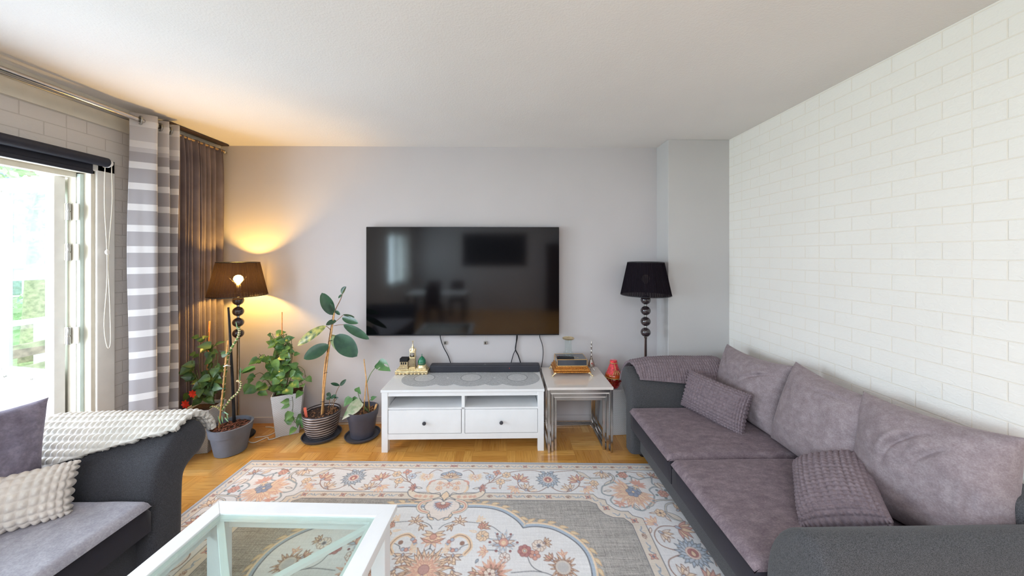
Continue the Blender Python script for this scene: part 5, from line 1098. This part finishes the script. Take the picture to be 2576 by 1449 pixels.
for cy in (505, 765, 1000): x = {505: 424, 765: 385, 1000: 356}[cy]; b = nb(); tube(b, [g(x-14, cy+4, 3.285), g(x, cy, 3.280), g(x+14, cy-2, 3.285)], 0.0025, 6, 4); mesh('tie', b, M_BLACKM, t, True)
mm = 0.31/ (3.22*84) # metres per crop px near y = 3.3
mm = 3.3/840/3.22
b = nb()
for bs, tp, wd, nr, y0, y1, fo in (((442, 298), (352, 118), 84, (0.45, -1, 0.1), 3.30, 3.27, 0.2), ((410, 540), (204, 652), 100, (0.1, -1, 0.45), 3.30, 3.20, 0.16), ((462, 462), (636, 632), 132, (0.1, -1, 0.45), 3.29, 3.22, 0.12), ((528, 374), (735, 493), 62, (-0.2, -0.9, 0.6), 3.30, 3.26, 0.2),
    ((518, 318), (646, 364), 54, (0, -0.9, 0.4), 3.30, 3.24, 0.15), ((524, 294), (618, 316), 26, (0, -0.5, 0.9), 3.31, 3.28, 0.15), ((515, 128), (549, 66), 46, (-0.6, -1, 0.1), 3.30, 3.29, 0.4), ((472, 345), (386, 378), 52, (0.1, -0.6, 0.8), 3.30, 3.25, 0.3),
    ((455, 268), (420, 198), 30, (0.5, -1, 0), 3.29, 3.28, 0.3), ((462, 262), (500, 296), 24, (0.2, -1, 0.5), 3.29, 3.28, 0.3), ((515, 130), (486, 162), 16, (0, -1, 0), 3.30, 3.29, 0.2),
    ((497, 870), (424, 850), 26, (0, -0.6, 0.8), 3.29, 3.26, 0.2), ((500, 870), (549, 820), 28, (0.2, -0.9, 0.4), 3.29, 3.27, 0.2), ((405, 962), (418, 925), 40, (0, -1, 0.3), 3.27, 3.26, 0.2), ((430, 965), (385, 975), 30, (0, -0.8, 0.6), 3.27, 3.25, 0.2), ((425, 970), (470, 945), 26, (0, -0.9, 0.5), 3.27, 3.25, 0.2), ((450, 965), (488, 968), 14, (0, -1, 0.3), 3.27, 3.26, 0.2)):
    leaf(b, g(bs[0], bs[1], y0), g(tp[0], tp[1], y1), wd*mm*1.06, nr, 'oval', fo, 0.06, 14)
mesh('leaves', b, M_LRUB, t, True)
b = nb(); leaf(b, g(388, 385, 3.30), g(142, 542, 3.20), 78*mm, (0.1, -1, 0.55), 'oval', 0.18, 0.20, 16); o = mesh('variegated_leaf', b, M_LRUBV, t, True); o['label'] = 'leaf streaked with yellow'
b = nb(); leaf(b, g(432, 455, 3.31), g(514, 600, 3.29), 70*mm, (0.3, -1, 0.2), 'oval', 0.12, 0.05, 12); o = mesh('pale_leaf', b, M_LRUBP, t, True); o['label'] = 'pale yellow-green leaf'
b = nb(); bb(b, -0.012, 0.012, -0.001, 0.001, 0, 0.10, 0.0005); o = mesh('plant_tag', b, M_ORTAG, t, loc=g(228, 1130, 3.24)+Vector((0, 0, 0.002))); o.rotation_euler = (0, R(-8), R(20))
# --- monstera pot
MP = Vector((-1.425, 3.325, 0)); t = thing('monstera_plant', 'small monstera with bamboo sticks in a dark grey pot beside the TV bench', 'potted plant', MP)
b = nb(); lathe(b, [(0.12, 0.0), (0.155, 0.006), (0.166, 0.026), (0.158, 0.026), (0.148, 0.012), (0.02, 0.012)], n=48); mesh('saucer', b, M_SAUC, t, True, angle=40)
b = nb(); lathe(b, [(0.10, 0.013), (0.108, 0.018), (0.134, 0.205), (0.142, 0.208), (0.150, 0.268), (0.150, 0.274), (0.142, 0.274), (0.138, 0.24), (0.11, 0.05)], n=52); mesh('pot', b, M_POTD, t, True, angle=40)
soil('soil', 0.139, 0.232, t, M_SOIL, 2, M_BARK, 55, 0.013)
g = lambda cx, cy, y=3.30: at(700+cx/3.22, 700+cy/3.22, y)-MP
for q in (((742, 1075, 3.30), (694, 655, 3.30), 0.0052), ((690, 1095, 3.28), (712, 825, 3.285), 0.005), ((778, 1070, 3.30), (796, 1020, 3.29), 0.010)):
    b = nb(); tube(b, [g(*q[0]), g(*q[1])], q[2], 8); mesh('stake', b, M_BAMBOO, t, True)
b = nb()
for a in ([(700, 1020), (705, 900), (745, 780), (810, 697)], [(738, 1088), (700, 1040), (655, 965)], [(655, 960), (645, 925)], [(735, 1085), (690, 1030), (660, 1010)], [(725, 1070), (735, 1000), (765, 970)], [(715, 1075), (680, 1010), (600, 1010)], [(700, 1070), (700, 1020)]): tube(b, [g(*q) for q in a], 0.0032, 7, 5)
mesh('stem', b, M_GSTEM, t, True)
# monstera leaf with a notch and a hole
def monstera_leaf(bm, base, tip, wd, nr):
    base, tip = Vector(base), Vector(tip); d = (tip-base); L = d.length; d.normalize(); nr = Vector(nr); nr = (nr-d*nr.dot(d)).normalized(); sd = d.cross(nr)
    N, K = 22, 22
    def ins(u, v):
        w_ = math.sin(PI*max(0, min(1, u))**0.62)*(1-0.25*u)
        if abs(v) > w_: return False
        if 0.42 < u < 0.76 and ((u-0.59)/0.15)**2+((v+0.30)/0.11)**2 < 1: return False
        if abs(u-0.30-0.1*abs(v)) < 0.03 and v > 0.35: return False
        return True
    V = {}
    for i in range(N+1):
        for j in range(K+1):
            u, v = i/N, j/K*2-1; w_ = math.sin(PI*max(0, min(1, u))**0.62)*(1-0.25*u)+0.0
            vv = v*w_; V[i, j] = (u, vv, base+d*(L*u-0.12*L*abs(vv) if u < 0.2 else L*u)+sd*(vv*wd/2)+nr*(0.12*wd*vv*vv-0.10*L*u*u))
    M = {}
    for i in range(N):
        for j in range(K):
            u = (V[i, j][0]+V[i+1, j][0])/2; v = (V[i, j][1]+V[i+1, j+1][1])/2
            if ((u-0.56)/0.17)**2+((v+0.34)/0.13)**2 < 1 or (abs(u-0.34) < 0.03 and v > 0.45): continue
            q = []
            for k in ((i, j), (i+1, j), (i+1, j+1), (i, j+1)):
                if k not in M: M[k] = bm.verts.new(V[k][2])
                q.append(M[k])
            bm.faces.new(q)
b = nb(); monstera_leaf(b, g(806, 682, 3.30), g(905, 748, 3.22), 100*mm, (0.3, -1, 0.5)); 
leaf(b, g(645, 925, 3.29), g(655, 880, 3.26), 66*mm, (0, -0.9, 0.4), 'heart', 0.2, 0.1); leaf(b, g(752, 978, 3.30), g(797, 958, 3.27), 34*mm, (0, -0.9, 0.5), 'heart', 0.2, 0.1); leaf(b, g(588, 965, 3.28), g(528, 1042, 3.22), 62*mm, (0.2, -0.8, 0.6), 'heart', 0.2, 0.1); leaf(b, g(640, 968, 3.30), g(600, 1020, 3.28), 60*mm, (0.2, -0.8, 0.6), 'heart', 0.2, 0.1)
mesh('leaves', b, M_LMON, t, True)
b = nb(); leaf(b, g(668, 1000, 3.26), g(510, 1148, 3.17), 96*mm, (0.15, -0.8, 0.7), 'heart', 0.14, 0.12, 14); o = mesh('faded_leaf', b, M_LPALE, t, True); o['label'] = 'large faded leaf with bleached patches'
# --- pothos in white woven planter
PP = Vector((-2.215, 3.430, 0)); t = thing('pothos_plant', 'bushy pothos climbing a thin stick in a tall white woven planter', 'potted plant', PP, R(26))
RI = Matrix.Rotation(-R(26), 4, 'Z')
square_planter(t, 0.195, 0.265, 0.415, M_WOVEN)
b = nb(); bb(b, -0.122, 0.122, -0.122, 0.122, 0.35, 0.385); mesh('soil', b, M_SOIL, t)
g = lambda px, py, y=3.38: RI @ (at(px, py, y)-PP)
b = nb(); tube(b, [g(709.5, 1000, 3.40), g(709.5, 785, 3.40)], 0.004, 8); mesh('stake', b, M_COCO, t, True)
rnd = random.Random(11); bs_ = nb(); bl = nb()
def vine(pts, y=3.38, r=0.0024, lv=6, size=0.075, seed=0, spread=1.0):
    P = crom([g(px, py, yy) for px, py, yy in pts], 6); tube(bs_, P, r, 6)
    for k in range(lv):
        i = int((k+0.8)/(lv+0.3)*(len(P)-1)); p = P[i]; a = rnd.uniform(-1.0, 1.0)*1.5; s = size*rnd.uniform(0.65, 1.15)
        d = Vector((math.sin(a), rnd.uniform(-0.8, 0.1), rnd.uniform(-0.8, 0.35))).normalized(); q = p+d*0.028*spread; tube(bs_, [p, q], 0.0012, 5)
        leaf(bl, q, q+d*s, s*0.78, (rnd.uniform(-0.4, 0.4), -1, rnd.uniform(0.1, 0.9)), 'heart', 0.22, 0.18, 8)
for k in range(15):
    x = rnd.uniform(-20, 22); top = rnd.uniform(832, 900); y_ = rnd.uniform(3.33, 3.47); vine([(709+x*0.5, 985, 3.42), (709+x*0.9, 940, y_), (709+x*1.3, (top+930)/2, y_), (709+x*0.9+rnd.uniform(-10, 10), top, y_)], lv=5, size=0.082)
for pts, n_ in (([(690, 985, 3.40), (668, 955, 3.30), (650, 975, 3.28), (640, 985, 3.26)], 4), ([(690, 980, 3.40), (660, 940, 3.30), (640, 945, 3.26), (628, 965, 3.26)], 5), ([(700, 960, 3.40), (672, 900, 3.32), (655, 895, 3.28), (645, 915, 3.27)], 6), ([(730, 985, 3.40), (748, 960, 3.34), (760, 965, 3.32), (762, 985, 3.32)], 5), ([(722, 975, 3.40), (745, 925, 3.36), (764, 930, 3.34), (768, 950, 3.33)], 5),
               ([(734, 990, 3.36), (737, 1015, 3.28), (736, 1040, 3.27), (741, 1060, 3.26)], 3), ([(741, 1060, 3.26), (748, 1068, 3.25), (750, 1066, 3.24)], 3), ([(705, 920, 3.38), (680, 930, 3.33), (664, 905, 3.30), (652, 890, 3.28)], 4), ([(709, 870, 3.40), (690, 850, 3.40), (684, 838, 3.40)], 3)): vine(pts, lv=n_, size=0.092)
for k in range(10):
    a = k*0.7; vine([(705+8*math.sin(a), 990-k*4, 3.37), (709+16*math.cos(a), 930-k*6, 3.36), (709+14*math.sin(a*2), 880-k*3, 3.38), (712+10*math.cos(a), 840, 3.39)], lv=2, size=0.07)
leaf(bl, g(642, 926, 3.26), g(606, 940, 3.20), 0.05, (0, -0.7, 0.9), 'heart', 0.2, 0.15); leaf(bl, g(640, 920, 3.26), g(605, 938, 3.2), 0.045, (0, -0.6, 1), 'long', 0.2, 0.1)
for (x0, y0_, x1, y1_, s) in ((728, 1017, 705, 1030, .045), (740, 1050, 722, 1062, .05), (748, 1052, 762, 1072, .05), (752, 1050, 748, 1078, .045), (682, 845, 672, 842, .06), (735, 962, 752, 975, .085), (700, 955, 684, 968, .085), (738, 945, 765, 955, .07), (720, 978, 736, 992, .10), (690, 905, 700, 935, .07)): leaf(bl, g(x0, y0_, 3.28), g(x1, y1_, 3.24), s, (0, -0.8, 0.7), 'heart', 0.2, 0.12)
mesh('stem', bs_, M_DSTEM, t, True); mesh('foliage', bl, M_LPOT, t, True)
# --- corner plant with red bracts behind the sofa arm
CP = Vector((-2.80, 3.13, 0)); t = thing('corner_plant', 'shaded leafy climber with red bracts in the curtain corner', 'potted plant', CP, R(8))
RI = Matrix.Rotation(-R(8), 4, 'Z'); square_planter(t, 0.18, 0.235, 0.40, M_WOVEN)
b = nb(); bb(b, -0.108, 0.108, -0.108, 0.108, 0.33, 0.37); mesh('soil', b, M_SOIL, t)
g = lambda px, py, y=3.12: RI @ (at(px, py, y)-CP)
b = nb(); tube(b, [g(516, 1010, 3.12), g(527, 808, 3.14)], 0.007, 8); mesh('stake', b, M_COCO, t, True)
bs_ = nb(); bl = nb(); rnd = random.Random(23)
for k in range(11):
    x = rnd.uniform(-34, 36); top = rnd.uniform(870, 960); y_ = rnd.uniform(3.02, 3.18); vine([(516, 1005, 3.12), (516+x*0.5, 970, y_), (516+x, (top+950)/2, y_), (516+x*1.1, top, y_)], lv=5, size=0.085)
vine([(517, 950, 3.12), (520, 900, 3.12), (522, 860, 3.12), (525, 835, 3.12)], lv=6, size=0.08)
vine([(520, 900, 3.12), (535, 875, 3.08), (550, 862, 3.05)], lv=2, size=0.09)
for (x0, y0_, x1, y1_, s) in ((500, 847, 479, 850, .05), (515, 853, 495, 858, .045), (541, 868, 566, 858, .045), (528, 885, 520, 905, .07), (500, 893, 482, 900, .04), (490, 925, 462, 940, .06), (475, 990, 460, 1010, .07), (505, 985, 500, 1010, .05), (535, 985, 520, 1000, .05), (552, 925, 572, 935, .07), (495, 945, 475, 960, .07), (538, 950, 560, 965, .07)): leaf(bl, g(x0, y0_, 3.08), g(x1, y1_, 3.05), s, (0, -0.7, 0.8), 'heart', 0.2, 0.15)
mesh('stem', bs_, M_DSTEM, t, True); mesh('foliage', bl, M_LDARK, t, True)
for cx, cy, r, n_ in ((466, 1017, 11, 7), (484, 991, 10, 7)):
    b = nb()
    for k in range(n_): a = 2*PI*k/n_+0.3; leaf(b, g(cx, cy, 2.99), g(cx+r*math.cos(a), cy+r*math.sin(a), 2.965), 0.022, (0, -1, 0.2), 'oval', 0.1, 0.1, 6)
    mesh('red_bract', b, M_LRED, t, True)
# --- segmented euphorbia in the slate pot
EP = Vector((-2.515, 3.085, 0)); t = thing('succulent_plant', 'leggy ringed succulent stems tied to stakes in a slate grey pot', 'potted plant', EP)
b = nb(); lathe(b, [(0.105, 0.0), (0.118, 0.006), (0.148, 0.175), (0.157, 0.178), (0.166, 0.244), (0.168, 0.252), (0.158, 0.255), (0.150, 0.25), (0.146, 0.21), (0.11, 0.03)], n=52); mesh('pot', b, M_POTG, t, True, angle=50)
soil('soil', 0.148, 0.218, t, M_SOIL, 3, M_CLAY, 190, 0.012)
g = lambda px, py, y=3.08: at(px, py, y)-EP
b = nb(); tube(b, [g(589, 1062, 3.10), g(585, 960, 3.10), g(575, 773, 3.12)], [0.013, 0.009], 12, 4); o = mesh('black_pole', b, M_BLACKM, t, True); o['label'] = 'tall black plastic pole'
b = nb(); tube(b, [g(551, 1075, 3.02), g(573, 857, 3.04)], 0.0062, 9); mesh('stake', b, M_BAMBOO, t, True)
b = nb(); bn_ = nb()
for pts, r0, r1 in (([(556, 1030), (562, 985), (566, 935), (572, 900), (583, 875), (598, 850), (602, 835), (601, 822)], 0.012, 0.008), ([(556, 1035), (570, 1018), (582, 1002), (596, 990), (605, 975), (605, 962), (596, 958)], 0.009, 0.007), ([(556, 1032), (545, 1024), (532, 1022)], 0.008, 0.006)):
    P = crom([g(x, y, 3.06) for x, y in pts], 8); tube(b, P, [r0, r1], 9)
    for i in range(2, len(P)-1, 3):
        d = (P[i+1]-P[i-1]).normalized()*0.005; r = r0+(r1-r0)*i/len(P); tube(bn_, [P[i]-d, P[i], P[i]+d], r*1.22, 9)
mesh('stem', b, M_GSTEM, t, True); mesh('stem_ring', bn_, plain('dry_leaf_scar', (204, 186, 150), 0.8, var=0.12, vs=50), t, True)
b = nb()
for (x0, y0_, x1, y1_, s, y) in ((598, 832, 593, 808, .010, 3.05), (603, 962, 604, 935, .012, 3.05), (558, 1045, 560, 1065, .012, 3.0), (565, 1050, 575, 1062, .012, 3.0), (548, 1045, 556, 1070, .012, 3.02), (570, 1040, 574, 1056, .01, 3.0), (532, 1022, 527, 1026, .01, 3.0), (563, 1035, 575, 1044, .01, 3.0), (604, 940, 606, 925, .018, 3.05)): leaf(b, g(x0, y0_, y), g(x1, y1_, y-0.01), s, (0, -1, 0.3), 'long', 0.1, 0.05, 6)
leaf(b, g(606, 936, 3.05), g(640, 920, 3.02), 0.045, (0, -0.7, 0.8), 'long', 0.2, 0.2, 10)
mesh('leaves', b, M_LPOT, t, True)
b = nb(); tube(b, [g(563, 922, 3.02), g(571, 919, 3.0), g(579, 921, 3.03)], 0.005, 8, 4); mesh('tie', b, M_WHITEF, t, True)
M_TEAL = plain('teal_wire', (60, 140, 130), 0.4)
for q, r_ in (((g(549, 982, 3.03), g(560, 978, 3.0), g(570, 977, 3.03)), 0.0022), ((g(552, 883, 3.05), g(580, 884, 3.05)), 0.0012), ((g(560, 1038, 3.0), g(575, 1041, 3.0)), 0.002)): b = nb(); tube(b, q, r_, 6); mesh('wire_tie', b, M_TEAL, t, True)
# --- right white woven stand with red bead lamp
t = thing('woven_stand', 'upturned white woven planter between the nesting tables and the sofa', 'stand', (1.115, 3.425, 0), R(4))
b = nb(); rings = [[b.verts.new((x*r, y*r, z)) for x, y in ((-1, -1), (1, -1), (1, 1), (-1, 1))] for r, z in ((0.130, 0), (0.105, 0.44))]
for i in range(4): b.faces.new((rings[0][i], rings[0][(i+1) % 4], rings[1][(i+1) % 4], rings[1][i]))
b.faces.new(rings[0][::-1]); b.faces.new(rings[1]); o = mesh('body', b, M_WOVEN, t); md = o.modifiers.new('bevel', 'BEVEL'); md.width = 0.007; md.segments = 2
b = nb(); bb(b, -0.085, -0.065, -0.1105, -0.108, 0.385, 0.405); mesh('dark_label', b, M_CHAR, t)
b = nb(); g_ = bmesh.ops.create_uvsphere(b, u_segments=14, v_segments=10, radius=0.009); bmesh.ops.translate(b, vec=(-0.075, -0.106, 0.425), verts=b.verts); mesh('gold_stud', b, M_GOLD, t, True)
t = thing('red_bead_lamp', 'small red and gold beaded ornament lamp with tulle shade on the woven stand', 'ornament', (1.085, 3.375, 0.4405))
b = nb(); lathe(b, [(0.026, 0.0), (0.040, 0.012), (0.050, 0.03), (0.066, 0.06), (0.078, 0.095), (0.080, 0.112)], n=36); 
o = mesh('beaded_bowl', b, M_DRED, t, True)
b = nb()
for j, (r, z) in enumerate(((0.041, 0.012), (0.052, 0.03), (0.0635, 0.052), (0.072, 0.074), (0.079, 0.096))):
    for k in range(26): a = 2*PI*(k+0.5*(j % 2))/26; sph(b, (r*math.cos(a), r*math.sin(a), z), 0.0042, 6, 5)
o2 = mesh('beads', b, M_GEM, o, True); o2['kind'] = 'stuff'
b = nb()
for k in range(30): a = 2*PI*k/30; tube(b, [(0.083*math.cos(a), 0.083*math.sin(a), 0.118), (0.084*math.cos(a), 0.084*math.sin(a), 0.098+0.012*(k % 2))], 0.0032, 5)
tube(b, [(0.083*math.cos(a*PI/20), 0.083*math.sin(a*PI/20), 0.117) for a in range(41)], 0.004, 6); mesh('gold_fringe', b, M_GDOT, t, True)
b = nb(); lathe(b, [(0.082, 0.112), (0.085, 0.125), (0.080, 0.145), (0.070, 0.155)], n=36, cap=False); mesh('glass_ring', b, M_ORANGE, t, True)
b = nb(); n = 96
grid(b, lambda u, v: ((0.080-0.046*v**0.8+0.002*math.sin(u*2*PI*18)*(1-v))*math.cos(2*PI*u), (0.080-0.046*v**0.8+0.002*math.sin(u*2*PI*18)*(1-v))*math.sin(2*PI*u), 0.140+0.118*v), n, 8, True); mesh('tulle_shade', b, M_RED, t, True)
b = nb(); lathe(b, [(0.034, 0.256), (0.037, 0.264), (0.036, 0.278), (0.030, 0.284), (0.001, 0.282)], n=30); mesh('cap', b, M_RED, t, True)
b = nb(); tube(b, [(0.039*math.cos(a*PI/16), 0.039*math.sin(a*PI/16), 0.258) for a in range(33)], 0.003, 6); tube(b, [(-0.004, -0.040, 0.256), (0.0, -0.055, 0.215), (0.002, -0.068, 0.175)], 0.0028, 6)
for dx in (-0.025, -0.004, 0.02, 0.042): tube(b, [(dx*0.5, -0.062, 0.195), (dx, -0.080, 0.155)], [0.002, 0.006], 6)
mesh('bead_cord', b, M_GDOT, t, True)
# floor cables
cable('power_cord', 'white power cord looping over the parquet behind the slate pot', [(-2.46, 3.30, 0.006), (-2.36, 3.33, 0.006), (-2.33, 3.42, 0.006), (-2.42, 3.49, 0.006), (-2.50, 3.50, 0.006)], 0.0042, M_WHITEF)
cable('power_cord', 'white power cord running from the floor lamp base along the wall behind the pots', [(-2.49, 3.24, 0.006), (-2.40, 3.21, 0.006), (-2.34, 3.30, 0.006), (-2.27, 3.27, 0.006), (-2.05, 3.50, 0.006), (-1.7, 3.55, 0.006), (-1.2, 3.56, 0.006)], 0.0042, M_WHITEF)

# ------------------------------------------------------------------ part of the room behind the camera, seen only in the television
t = thing('framed_picture', 'large dark framed picture on the rear wall mirrored in the television', 'picture', (-0.4, YR+0.002, 1.42))
b = nb(); bb(b, -1.05, 1.05, 0, 0.03, 0, 1.08); bb(b, -1.0, 1.0, 0.028, 0.032, 0.05, 1.03); mesh('frame', b, M_DARKW, t)
b = nb(); bb(b, -0.99, 0.99, 0.031, 0.034, 0.06, 1.02); mesh('picture', b, M_BLACKM, t)
t = thing('display_cabinet', 'tall dark wood cabinet mirrored at the right of the television', 'cabinet', (1.75, YR+0.01, 0))
b = nb(); bb(b, -0.48, 0.48, 0, 0.42, 0, 2.15, 0.01); mesh('body', b, M_DARKW, t)
for s in (-1, 1):
    b = nb(); bb(b, s*0.24-0.225, s*0.24+0.225, 0.42, 0.44, 0.08, 2.1, 0.004); d = mesh('door', b, M_DARKW, t); b = nb(); bb(b, s*0.04-0.008, s*0.04+0.008, 0.44, 0.46, 0.95, 1.15, 0.003); mesh('handle', b, M_STEEL, d)
t = thing('dining_table', 'dark dining table under the rear window, mirrored in the television', 'dining table', (-1.9, -2.3, 0))
b = nb(); bb(b, -0.8, 0.8, -0.45, 0.45, 0.72, 0.75, 0.005); mesh('table_top', b, M_WHITE, t)
for x in (-0.74, 0.74):
    for y in (-0.39, 0.39): b = nb(); bb(b, x-0.03, x+0.03, y-0.03, y+0.03, 0, 0.72, 0.003); mesh('leg', b, M_DARKW, t)
def chair(x, y, rz, lb):
    t = thing('dining_chair', lb, 'chair', (x, y, 0), rz, 'chairs at the dining table')
    b = nb(); bb(b, -0.21, 0.21, -0.21, 0.21, 0.42, 0.48, 0.015, 3); mesh('seat', b, M_DARKW, t)
    b = nb(); bb(b, -0.20, 0.20, -0.23, -0.19, 0.52, 1.0, 0.015, 3); mesh('backrest', b, M_DARKW, t)
    for a in (-0.18, 0.18):
        b = nb(); bb(b, a-0.02, a+0.02, 0.16, 0.20, 0, 0.43); mesh('leg', b, M_DARKW, t)
        b = nb(); bb(b, a-0.02, a+0.02, -0.22, -0.18, 0, 0.95); mesh('leg', b, M_DARKW, t)
chair(-2.2, -3.0, 0, 'dark dining chair behind the table by the rear window')
chair(-1.5, -3.0, 0, 'dark dining chair behind the table nearer the picture')
chair(-1.85, -1.60, PI, 'dark dining chair in front of the dining table')
